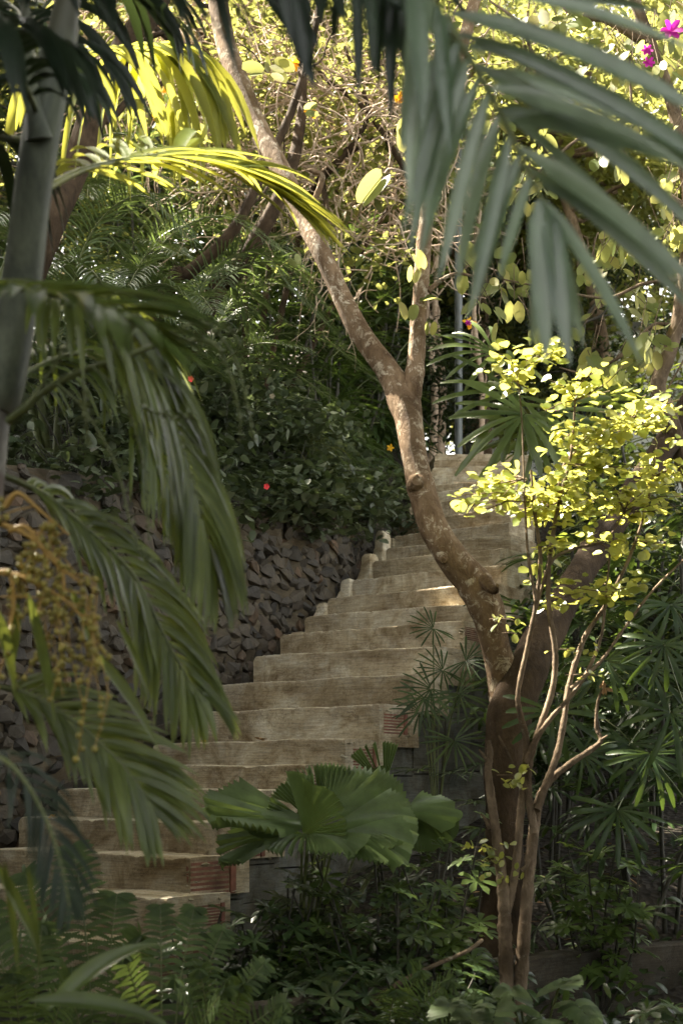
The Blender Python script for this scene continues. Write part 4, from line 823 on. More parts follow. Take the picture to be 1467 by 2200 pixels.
def fan_palms():
    EX = {(1.75, 7.7): [(1185, 1530, 6.5, .80, .1), (1325, 1740, 6.6, .80, -.1), (1300, 1420, 6.9, .75, .3), (1250, 1620, 6.8, .6, .5)], (1.95, 6.9): [(1440, 1530, 6.4, .8, .1), (1395, 1620, 6.5, .75, .3), (1425, 1385, 6.7, .75, -.2)], (2.15, 8.4): [(1400, 1440, 7.2, .8, -.3), (1440, 1300, 7.4, .8, .2), (1350, 1600, 7.2, .7, -.4)]}
    L = [(-.75, 13.6, 5, 2.2, 'fine', 'dark fan palm behind the creepers left of the trunk'), (-.2, 13.0, 5, 1.7, 'fine', 'low dark fan palm above the wall left of the bent trunk'), (-.1, 14.2, 6, 2.6, 'fine', 'tall dark fan palm behind the bent trunk'), (.25, 15.6, 6, 2.8, 'rhapis', 'dark fan palm behind the trunk fork'), (-.7, 15.0, 6, 3.2, 'rhapis', 'tallest dark fan palm on the slope under the twigs'),
         (.05, 14.9, 4, 1.4, 'rhapis', 'small fan palm beside the topmost steps'), (-1.3, 14.5, 6, 2.8, 'rhapis', 'dark fan palm on the slope behind the feathery palms'), (.05, 15.8, 6, 3.2, 'fine', 'far dark fan palm between the fork arms'), (-2.2, 15.2, 5, 3, 'rhapis', 'far dark fan palm high behind the feathery palms')]
    for x, y, c, h, key, lab in L: rhapis((x, y, gz(x, y)), lab, c, h, .45, 6, key, 1.35, group='fan palms on the upper slope')
    L = [(1.25, 8.3, 4, 1.5, .8, 'dark fan palm right behind the leaning limb base'), (1.75, 7.7, 5, 1.5, .82, 'glossy fan palm right of the pale shrub stems'), (2.15, 8.4, 5, 1.8, 1.1, 'fan palm at the right edge behind the pale shrub'), (1.45, 9.3, 5, 1.9, 1.1, 'fan palm in the shade behind the leaning limb'), (2.05, 9.6, 5, 2.2, 1.1, 'taller fan palm in shade below the sunlit leaves at right'), (1.30, 7.2, 3, 1.0, .75, 'short fan palm with drooping leaves beside the pale stems'),
         (1.95, 6.9, 4, 1.0, .75, 'low fan palm at the right edge above the kerb'), (1.0, 8.9, 3, 1.2, .65, 'fan palm between the stairs and the forked tree'), (2.6, 8.9, 5, 2.3, 1.2, 'fan palm partly out of view at far right')]
    for x, y, c, h, s, lab in L: rhapis((x, y, gz(x, y)), lab, c, h, .30, 5, 'rhapis', s, group='fan palms in the right shade', face=(0, -1, 0), extra=EX.get((x, y), ()))
    rhapis((.47, 7.05, gz(.47, 7.05)), 'slender lady palm with fan leaves standing in front of the stairs', 2, 1.5, .05, 3, 'fine', .62, name='lady_palm', extra=[(925, 1480, 6.9, .62, -.9), (912, 1500, 6.8, .60, -.2), (985, 1490, 6.9, .62, .7), (950, 1440, 7.0, .5, -1.3), (930, 1350, 7.0, .45, -1.2), (975, 1590, 6.8, .6, .3), (1000, 1420, 7.0, .5, 1.2), (900, 1530, 6.9, .5, -.7)])
    EXB = {2.05: [(1105, 850, 9.9, 1.0, -1.15), (1125, 890, 9.7, 1.0, -.75), (1150, 930, 9.8, .9, -.35), (1190, 880, 9.9, .9, .1), (1060, 760, 10.2, .8, -1.2)]}
    for x, y, h, lab in [(2.05, 10.9, 2.6, 'broad fan palm leaning its grey-green leaves over the upper steps'), (2.7, 11.0, 3.0, 'broad fan palm in shade behind the sunlit shrub'), (2.5, 13.2, 3.0, 'broad fan palm behind the others by the white house')]:
        rhapis((x, y, gz(x, y)), lab, 3, h, .35, 6, 'broad', 1.0, name='broad_fan_palm', face=(-.5, -.6, 0), extra=EXB.get(x, ()))
fan_palms()

# ------------------------------------------------------------------ pleated fan palm
def licuala():
    base = P(640, 1990, 6.15); base[2] = gz(base[0], base[1]); root = empty('pleated_palm', base, 'low palm with broad pleated fan leaves in front of the lower steps', 'palm')
    stalk = MB()
    def leaf(cx, cy, d, Rm, tipdir, norm, a0=-150, a1=150, cup=.25, droop=.1):
        c = P(cx, cy, d); y = nrm(np.asarray(tipdir, float)); z = nrm(np.asarray(norm, float) - y * np.dot(norm, y)); x = np.cross(y, z)
        np_ = int((a1 - a0) / 4.2); A = np.linspace(R(a0), R(a1), np_ * 2 + 1); rr = np.array([.02, .15, .3, .45, .6, .75, .88, .96, 1.0]); mb = MB()
        split = set(rng.choice(np.arange(8, np_ * 2 - 8), 6, replace=False) // 2 * 2)
        wav = .10 * np.sin(A * 2.3 + rng.random() * 6); wd_ = np.zeros(len(A)); cur = 0.
        for j_ in range(len(A)):
            if j_ in split: cur = rng.uniform(-.12, .12)
            wd_[j_] = cur
        V = np.zeros((len(rr), len(A), 3))
        for i, r in enumerate(rr):
            pl = (np.arange(len(A)) % 2 - .5) * .085 * r
            Rr = Rm * r * (1 - .10 * (np.abs(A) / pi) ** 2) * (np.where(np.arange(len(A)) % 2, 1.0, .93 if i == len(rr) - 1 else 1.0))
            h = pl + cup * r * r + (wav + wd_ * max(0, r - .3) * 1.4) * r * r - droop * r ** 3 * np.abs(np.cos(A))
            V[i] = c + (np.sin(A) * Rr)[:, None] * x + (np.cos(A) * Rr)[:, None] * y + (h * Rm)[:, None] * z
        n = len(A); F_ = []
        for i in range(len(rr) - 1):
            for j in range(n - 1):
                if j in split and i >= 3: continue
                F_.append([i * n + j, i * n + j + 1, (i + 1) * n + j + 1, (i + 1) * n + j])
        mb.add(V, F_); mb.build('pleated_leaf', 'licuala', root, smooth=False)
        q = spline([base - [0, 0, .03], (base + c) / 2 + (base - c) * [.25, .25, 0] * .5, c], 14); tube(stalk, q, np.linspace(.009, .005, 14), 6)
    leaf(665, 1765, 6.00, .46, (-.95, -.25, .10), (.05, -.34, 1), -62, 58, .12)
    leaf(680, 1778, 6.10, .24, (-.55, -.1, .60), (.1, -1, .45), -50, 44, .06)
    leaf(650, 1790, 5.92, .27, (.25, -.45, .48), (-.3, -1, .5), -52, 50, .08)
    leaf(700, 1750, 6.25, .38, (.80, .30, .26), (-.1, -.45, 1), -66, 60, .10)
    leaf(690, 1750, 6.45, .26, (-.1, .4, .75), (0, -1, .6), -60, 60, .08)
    leaf(712, 1772, 6.10, .37, (.96, -.15, .12), (0, -.36, 1), -50, 50, .10, .2)
    leaf(650, 1790, 6.15, .38, (-.96, .1, -.02), (0, -.32, 1), -52, 48, .10, .2)
    leaf(720, 1790, 5.95, .33, (.9, -.45, -.10), (.1, -.40, 1), -56, 54, .10, .3)
    leaf(660, 1792, 5.85, .28, (.1, -.9, -.05), (0, -.35, 1), -66, 66, .1, .3)
    leaf(870, 1745, 6.4, .26, (.95, .1, .12), (0, -.5, 1), -62, 60, .12, .3)
    leaf(825, 1690, 6.7, .22, (-.25, .1, 1), (.3, -1, .1), -34, 34, .05)
    leaf(885, 1735, 6.5, .24, (.5, -.3, -.45), (.3, -.7, .8), -45, 45, .15, .4)
    stalk.build('leaf_stalk', 'rachis', root)
licuala()

# ------------------------------------------------------------------ umbrella-leaf shrubs and low plants
def umbrella_shrubs():
    L = [(690, 6.0, 1.0, 'umbrella-leaf shrub with light green whorls below the pleated palm'), (560, 5.9, .75, 'dark umbrella-leaf shrub left of the light green one'), (460, 5.7, .72, 'small umbrella-leaf shrub beside the lowest red brick'), (930, 6.0, 1.05, 'umbrella-leaf shrub with upright light whorl right of the pleated palm'), (820, 5.8, .78, 'dark umbrella-leaf shrub between the two light green ones'),
         (1010, 6.1, .72, 'umbrella-leaf shrub touching the pale shrub stems'), (1290, 6.9, .95, 'umbrella-leaf shrub alone in the dark at lower right'), (640, 5.3, .45, 'low umbrella-leaf shrub at the bottom near the ferns'), (800, 5.2, .38, 'low umbrella-leaf shrub at the bottom centre'), (900, 5.5, .5, 'low umbrella-leaf shrub left of the pale stems'), (750, 5.5, .55, 'dark umbrella-leaf shrub in front of the others below the pleated palm'), (1380, 5.4, .35, 'low umbrella-leaf plant at the bottom right corner')]
    L += [(605, 6.0, .85, 'umbrella-leaf shrub hiding the left stalks of the pleated palm'), (775, 6.1, .95, 'umbrella-leaf shrub hiding the right stalks of the pleated palm'), (860, 6.3, 1.0, 'umbrella-leaf shrub in front of the grey block side wall')]
    for px, d, h, lab in L:
        x = (px - 733.5) * K * d; z = gz(x, d); b = np.array([x, d, z]); root = empty('umbrella_shrub', b, lab, 'shrub', 'umbrella-leaf shrubs below the stairs'); ms = MB(); mb = MB()
        for s in range(8):
            a = rng.random() * 6.28; top = b + np.array([cos(a) * .22, sin(a) * .18, h * rng.uniform(.45, 1.0)]); q = spline([b - [0, 0, .05], (b + top) / 2 + rng.normal(0, .03, 3), top], 12); tube(ms, q, np.linspace(.008, .004, 12), 5)
            for k in range(8):
                e0 = q[int(11 - k * 1.1)]; aa = k * 2.4 + rng.random(); dv = np.array([cos(aa), sin(aa), .55]); pl = rng.uniform(.05, .11) if k else .02; c = e0 + nrm(dv) * pl
                tube(ms, np.array([e0, (e0 + c) / 2 + [0, 0, .005], c]), .0018, 4, cap=False)
                n = 7; t = np.linspace(0, 2 * pi, n + 1)[:n] + rng.random(); ax = nrm(dv * .5 + [0, -.3, .9]); xx = nrm(np.cross(ax, [0, 1, .2])); yy = np.cross(ax, xx)
                dd = np.cos(t)[:, None] * xx + np.sin(t)[:, None] * yy + .15 * ax; Lf = rng.uniform(.065, .10)
                blades(mb, np.repeat(c[None], n, 0), nrm(dd), ax, Lf * rng.uniform(.85, 1.1, n), Lf * .38, rng.uniform(.1, .4, n), 4, 'spat', .25)
        ms.build('stems', 'cane', root); mb.build('foliage', 'scheff_l' if px in (690, 930, 1290) else 'scheff', root)
umbrella_shrubs()

def ferns():
    def fern(base, tips, lab, wd=.16, m='fern'):
        root = empty('fern', base, lab, 'fern', 'ferns at the lower left')
        for t in tips:
            tp = P(*t); mid = (base + tp) / 2 + np.array([0, 0, .16 * np.linalg.norm(tp - base)]); p = spline([base, mid, tp, tp + (tp - mid) * .05 - [0, 0, .02]], 40); mb = MB(); tube(mb, p, np.linspace(.004, .001, 40), 5, mi=1)
            T = nrm(np.gradient(p, axis=0)); ln = np.linalg.norm(tp - base)
            for i in range(6, 40):
                for sd in (-1, 1):
                    up = np.array([.1, -.75, .8]); S = nrm(np.cross(T[i], up)); U = np.cross(S, T[i]); ph = (i - 5) / 34; pl = wd * min(1, 3 * ph + .45) * (1 - ph ** 2.2) + .010; d = nrm(sd * S + .42 * T[i] + U * rng.normal(0, .10))
                    blades(mb, [p[i]], [d], U, pl * rng.uniform(.92, 1.05), ln / 40 * 1.05, rng.uniform(.1, .5), 22, 'tooth', .12)
            mb.build('frond', [m, 'rachis'], root)
    def g(px, d, dy=0): x = (px - 733.5) * K * d; return np.array([x, d, gz(x, d) + dy])
    fern(g(215, 4.7), [(160, 1835, 4.75), (250, 1935, 4.8), (60, 1890, 4.7), (15, 2010, 4.5), (300, 2020, 4.6), (110, 2060, 4.3)], 'tall light green fern standing before the lowest steps', .10)
    fern(g(350, 4.4), [(345, 1960, 4.5), (415, 1965, 4.5), (475, 2010, 4.5), (600, 2160, 4.4), (560, 2080, 4.5), (480, 2130, 4.1), (270, 2060, 4.2)], 'spreading dark fern arching right at the bottom', .065)
    fern(g(60, 4.2), [(90, 2000, 4.2), (-20, 1960, 4.2), (150, 2110, 4.0), (30, 2100, 3.9)], 'dark fern in the bottom left corner', .08)
    fern(g(470, 4.5), [(520, 2120, 4.3), (430, 2090, 4.3), (600, 2190, 4.3), (380, 2110, 4.2)], 'low dark fern beside the spreading one', .06)
    fern(g(820, 5.2), [(960, 2110, 5.0), (900, 2090, 5.0), (850, 2130, 4.9), (1010, 2150, 4.95)], 'dark feathery fern against the kerb', .08)
ferns()

def split_leaf():
    for px, d, tips, lab in [(1150, 5.2, [(1200, 2120), (1240, 2160), (1120, 2170), (1170, 2195), (1100, 2140)], 'split-leaf plant at the bottom right of the pale stems'), (985, 5.0, [(965, 2175), (1010, 2195), (1060, 2190)], 'split-leaf plant at the bottom left of the pale stems')]:
        x = (px - 733.5) * K * d; b = np.array([x, d, gz(x, d)]); root = empty('split_leaf_plant', b, lab, 'plant', 'split-leaf plants'); ms = MB(); mb = MB()
        for t in tips:
            c = P(*t, d - .2); q = spline([b - [0, 0, .03], (b + c) / 2 + [0, .05, .03], c], 8); tube(ms, q, .005, 5); dv = nrm(np.array([c[0] - b[0] + rng.normal(0, .05), -.5, rng.normal(.1, .2)])); up = np.array([0, -.5, 1.]); S_ = nrm(np.cross(dv, up))
            for sd in (-1, 1):
                n = 7; s = np.linspace(0, .85, n); bb = c + dv * (s * .16 - .02)[:, None]; a = np.linspace(1.9, .45, n); dd = sd * np.sin(a)[:, None] * S_ + np.cos(a)[:, None] * dv
                blades(mb, bb, nrm(dd), up, .085 * (1 - .35 * s), .034, .35, 5, 'strap', .08)
        ms.build('stems', 'rachis', root); mb.build('foliage', 'fern', root)
split_leaf()

def low_cover():
    mb = MB(); n = 2600; x = rng.uniform(-2.6, 3.2, n); y = rng.uniform(4.4, 8.6, n); u, v = uv(x, y); k = (u > 1.75) | (y < 6.2); x, y = x[k], y[k]; n = len(x); z = ground(x, y) + rng.uniform(0, .22, n)
    d = rdir(n, .3); blades(mb, np.stack([x, y, z], -1), d, rdir(n) * .4 + [0, -.3, 1], rng.uniform(.05, .12, n), rng.uniform(.025, .05, n), .3, 4, 'oval', .25)
    tag(mb.build('ground_cover', 'scheff'), 'dark low leaves covering the ground below the stairs', 'ground cover', kind='stuff')
    mb = MB(); n = 900; x = rng.uniform(-2, 3.2, n); y = rng.uniform(4.4, 9, n); u, v = uv(x, y); k = (u > 1.7) | (y < 6.2); x, y = x[k], y[k]; n = len(x); a = rdir(n); a[:, 2] *= .2
    blades(mb, np.stack([x, y, ground(x, y) + .012], -1), a, [0, 0, 1.], rng.uniform(.05, .1, n), .03, -.1, 3, 'oval', .3); tag(mb.build('leaf_litter', 'deadleaf'), 'brown fallen leaves scattered on the soil', 'leaf litter', kind='stuff')
    # grass and small plants along the wall top and the slope
    mb = MB(); n = 7000; u = rng.uniform(-4.5, -.12, n); v = rng.uniform(-5, 6, n); x, y = wv(u, v)
    d = rdir(n, 1.2); blades(mb, np.stack([x, y, ground(x, y) - .02], -1), nrm(d), rdir(n), rng.uniform(.12, .38, n), rng.uniform(.006, .02, n), .9, 5, 'lance', .25); tag(mb.build('slope_grass', 'ivy'), 'thin green grass and weeds on the slope above the wall', 'grass', kind='stuff')
low_cover()

# ------------------------------------------------------------------ garden kerb, fallen branch, pole, house
def small_things():
    pts = np.array([(-.9, 4.9), (-.06, 5.35), (.56, 6.3), (1.3, 7.0), (2.3, 7.5), (3.4, 7.9)]); pp = spline(pts, 60); mb = MB(); T = nrm(np.gradient(pp, axis=0)); Nn = np.stack([-T[:, 1], T[:, 0]], -1); ringv = []
    for i, q in enumerate(pp):
        for o_, z in ((-.06, .1), (-.06, .70), (-.05, .712), (.05, .712), (.06, .70), (.06, .1)):
            c = q + Nn[i] * o_; ringv.append([c[0], c[1], z + rng.normal(0, .0015)])
    V = np.array(ringv); mb.add(V, [[i * 6 + j, (i + 1) * 6 + j, (i + 1) * 6 + j + 1, i * 6 + j + 1] for i in range(59) for j in range(5)]); mb.add(V[:6], [[0, 1, 4, 5], [1, 2, 3, 4]]); mb.add(V[-6:], [[5, 4, 1, 0], [4, 3, 2, 1]])
    tag(mb.build('garden_kerb', 'darkkerb', smooth=False), 'dark concrete kerb curving along the bed at lower right', 'kerb')
    mb = MB(); q = spline([P(745, 2180, 5.3), P(800, 2150, 5.4), P(860, 2110, 5.5), P(930, 2075, 5.6), P(1000, 2045, 5.7), P(1035, 2020, 5.8)], 30); tube(mb, q, np.linspace(.012, .008, 30), 8, .08); tag(mb.build('fallen_branch', 'bark2'), 'curved grey fallen branch lying among dark leaves left of pale stems', 'branch')
    x, y = 1.34, 16.3; mb = MB(); tube(mb, np.array([[x, y, gz(x, y) - .1], [x, y, gz(x, y) + 2.2], [x, y, gz(x, y) + 4.6]]), .045, 12); tag(mb.build('lamp_pole', 'pole'), 'thin blue-grey metal pole standing beyond the top of the stairs', 'pole')
    for i, (x, y, r, lab) in enumerate([(1.05, 16.8, .05, 'thin pinkish bare trunk left of the metal pole'), (1.62, 16.9, .04, 'thin bare trunk right of the metal pole'), (1.2, 17.6, .06, 'thin bare trunk farthest behind the metal pole')]):
        z = gz(x, y); tree('thin_tree', lab, (x, y, z), [(x, y, z - .1), (x + .05, y, z + 1), (x - .05, y, z + 2.2), (x + .1, y, z + 4)], r, r * .5, clumps((x, y, z + 3.6), (.8, .6, .8), 7, .35, 70), 'bgleaf', 'twig', .10, 9, .8, group='thin trunks at the stair top')
    # white house
    hx, hy = 2.2, 22.0; z0 = gz(hx + 2, hy) - .3; root = empty('white_house', (hx, hy, z0), 'pale white house glimpsed through leaves at the right', 'house'); mb = MB()
    box(mb, [hx, hy, z0], [9, 0, 0], [0, 5, 0], [0, 0, 3.7]); mb.build('wall', 'house', root, smooth=False)
    for k in range(4):
        mw = MB(); wx = hx + .9 + k * 2.1; box(mw, [wx, hy - .04, z0 + 1.7], [1.1, 0, 0], [0, .035, 0], [0, 0, 1.3]); w = mw.build('window', 'glass', root, smooth=False)
        mw = MB(); 
        for a, b, c, d in ((0, 0, 1.1, .07), (0, 1.23, 1.1, .07), (0, .07, .07, 1.16), (1.03, .07, .07, 1.16), (.52, .07, .06, 1.16)): box(mw, [wx + a, hy - .08, z0 + 1.7 + b], [c, 0, 0], [0, .037, 0], [0, 0, d])
        f = mw.build('frame', 'frame', root, smooth=False); f.parent = w; f.location = (0, 0, 0)
    mr = MB(); mr.add([[hx - .4, hy - .4, z0 + 3.7], [hx + 9.4, hy - .4, z0 + 3.7], [hx + 9.4, hy + 5.4, z0 + 3.7], [hx - .4, hy + 5.4, z0 + 3.7], [hx + 1, hy + 2.5, z0 + 4.1], [hx + 8, hy + 2.5, z0 + 4.1]], [[0, 1, 5, 4], [2, 3, 4, 5], [3, 2, 1, 0]]); mr.add([[hx - .4, hy - .4, z0 + 3.7], [hx - .4, hy + 5.4, z0 + 3.7], [hx + 1, hy + 2.5, z0 + 4.1], [hx + 9.4, hy - .4, z0 + 3.7], [hx + 9.4, hy + 5.4, z0 + 3.7], [hx + 8, hy + 2.5, z0 + 4.1]], [[1, 0, 2], [3, 4, 5]]); mr.build('roof', 'frame', root, smooth=False)
    # bits lying on the steps
    for px, py, k, m, nm, lab, c in [(437, 1592, 2, 'orange', 'fallen_flower', 'small orange fallen flower lying on a lower step', 'flower'), (549, 1588, 2, 'deadleaf', 'fallen_leaf', 'brown curled fallen leaf on a lower step', 'leaf'), (102, 1776, -1, 'orange', 'fallen_petal', 'yellow fallen petal on a bottom step at left', 'petal')]:
        d = 8.1 + .335 * k - .35 if px > 300 else 7.2; p, w, n, s = step_geo(k); a = (px - 733.5) * K; t = (a * (p[1] + .05) - p[0]) / (w[0] - a * w[1]); q = p + w * t + n * .04; mb = MB()
        blades(mb, np.repeat(q[None], 5, 0) + rng.normal(0, .008, (5, 3)) * [1, 1, .2] + [0, 0, .01], rdir(5) * [1, 1, .4], [0, 0, 1.], .035 if m == 'orange' else .05, .02 if m == 'orange' else .035, .1, 4, 'oval', .3); tag(mb.build(nm, m), lab, c)
small_things()

# ------------------------------------------------------------------ twig tangle and the trees behind
def thicket():
    b = np.array([-.9, 13.2, gz(-.9, 13.2)]); root = empty('bare_vine_thicket', b, 'tangle of bare sunlit twigs filling the top behind the trunk', 'vine'); mb = MB(); ml = MB()
    main = [[P(900, 420, 12), P(850, 330, 12), P(780, 230, 12), P(700, 170, 12), P(640, 90, 12.2)], [b, P(640, 520, 12.6), P(690, 380, 12.3), P(800, 300, 12), P(880, 270, 12)], [P(690, 385, 12.2), P(740, 330, 12), P(790, 240, 12), P(740, 100, 12)], [b, P(520, 450, 13), P(450, 260, 12.6), P(440, 100, 12.5)], [P(690, 385, 12.2), P(700, 460, 12), P(660, 520, 12)], [b, P(600, 350, 13), P(580, 150, 13)], [b, P(800, 500, 13), P(900, 420, 12)], [P(430, 60, 12.5), P(462, 160, 12.4), P(520, 165, 12.2)]]
    mm = MB()
    for L in main: tube(mm, spline(L, 30), np.linspace(.032, .014, 30), 8, .06)
    mm.build('stems', 'barkdark', root)
    for c, r, n in [(P(640, 230, 12.3), (1.0, .6, .9), 120), (P(780, 330, 12.3), (.8, .6, .9), 130), (P(480, 180, 12.5), (.8, .6, .9), 110), (P(420, 80, 12.6), (.8, .6, .6), 60), (P(880, 200, 12.5), (.8, .5, .9), 90), (P(560, 380, 12.6), (.7, .5, .5), 60), (P(300, 120, 12.8), (.9, .6, .7), 50), (P(750, 520, 12.6), (.6, .4, .5), 40)]:
        twig_tangle(mb, c, np.array(r), n, .009, 1.3)
        leaf_cloud(ml, c, np.array(r) * 1.2, int(n * 4.2), .10, 'oval', 4, .6)
    mb.build('twigs', 'twig', root); ml.build('foliage', 'bgleaf', root)
    for px, py in ((855, 215), (630, 135), (345, 200), (340, 245), (1010, 690), (668, 240)):
        mf = MB(); q = P(px, py, 11.3); n = 12; blades(mf, q + rng.normal(0, .006, (n, 3)), rdir(n), rdir(n), .06, .04, .1, 3, 'oval', .2); mf.build('flower', 'orange', root)
thicket()

def orchid_tree():
    b = np.array([2.9, 8.6, gz(2.9, 8.6)]); root = empty('orchid_tree', b, 'orchid tree with round two-lobed lit leaves and magenta flowers at upper right', 'tree'); mb = MB(); ml = MB(); D = 7.9
    main = [([b, P(1500, 1100, 8.2), P(1440, 900, D), P(1412, 830, D), P(1432, 770, D), P(1455, 690, D), P(1462, 640, D), P(1480, 450, D), P(1450, 250, D), P(1400, 100, D), P(1330, -80, D)], .05, .03), ([P(1452, 700, D), P(1400, 700, D), P(1340, 760, D), P(1260, 800, D), P(1200, 790, D)], .012, .005), ([P(1480, 450, D), P(1380, 380, D), P(1300, 290, D), P(1240, 300, D), P(1100, 420, D)], .02, .006),
            ([P(1400, 100, D), P(1300, 40, D), P(1240, 30, D), P(1180, -60, D)], .03, .02), ([P(1450, 250, D), P(1400, 100, D), P(1467, 60, D)], .015, .008), ([P(1460, 600, D), P(1380, 610, D), P(1300, 640, D), P(1180, 620, D), P(1080, 600, D)], .012, .004), ([P(1460, 640, D), P(1500, 700, D), P(1420, 860, D)], .01, .005), ([P(1355, 220, D), P(1360, 110, D), P(1467, 70, D)], .008, .004), ([P(1300, 290, D), P(1180, 200, D), P(1120, 60, D), P(1050, 0, D)], .015, .006)]
    for L, r0, r1 in main: p = spline(L, 30); tube(mb, p, np.linspace(r0, r1, 30), 8, .06)
    spots = [(1440, 400, 60, 9), (1400, 530, 50, 7), (1340, 530, 40, 7), (1400, 740, 45, 8), (1270, 750, 30, 3), (1340, 770, 60, 7), (1080, 640, 40, 5), (1100, 560, 40, 5), (1160, 380, 60, 6), (1110, 390, 25, 3), (1400, 90, 70, 18), (1300, 60, 70, 14), (1350, 130, 60, 14), (1440, 150, 50, 12), (1240, 40, 60, 9), (1180, 30, 50, 7), (1420, 270, 50, 9), (1310, 330, 40, 5), (1440, 20, 40, 10), (1460, 500, 30, 6), (1290, 560, 60, 7), (1210, 620, 60, 6), (1030, 640, 40, 5), (1440, 870, 40, 4), (1140, 700, 50, 6), (1230, 700, 60, 6), (1000, 560, 40, 4), (1050, 480, 40, 4), (1380, 640, 60, 7), (1060, 230, 50, 6), (1120, 130, 60, 7), (1180, 250, 60, 6), (1000, 50, 60, 6)]
    for x, y, sp, n in spots:
        for k in range(n):
            c = P(x + rng.normal(0, sp * .6), y + rng.normal(0, sp * .5), D + rng.normal(0, .25)); L = rng.uniform(.075, .125); a = rng.uniform(-2.6, -.5); dv = nrm(np.array([cos(a), rng.normal(0, .5), sin(a) * .8])); up = nrm(np.array([rng.normal(0, .4), -.7, .8])); S_ = nrm(np.cross(dv, up))
            for sd in (-1, 1): blades(ml, [c + S_ * sd * L * .17], [dv + S_ * sd * .16], [up + S_ * sd * -.3], L, L * .52, .1, 6, 'oval', .1)
            tube(mb, spline([c, c - dv * .04 + [0, 0, .02], c - dv * .12 + [0, .03, .08]], 5), .0022, 4, cap=False)
    mb.build('trunk', 'bark2', root); ml.build('crown', 'bau', root)
    for x, y, s in ((1440, 68, 1.3), (1388, 110, .7), (1392, 136, .7), (1005, 694, .4), (1390, 772, .4), (1195, 878, .4), (1222, 20, .8)):
        mf = MB(); n = 6; a = np.linspace(0, 2 * pi, n + 1)[:n]; q = P(x, y, D - .25); blades(mf, [q] * n, np.stack([np.cos(a), np.full(n, -.5), np.sin(a) * .8], -1), [[0, -1, .4]], .055 * s, .03 * s, .3, 6, 'oval', .25); mf.build('flower', 'magenta', root)
orchid_tree()

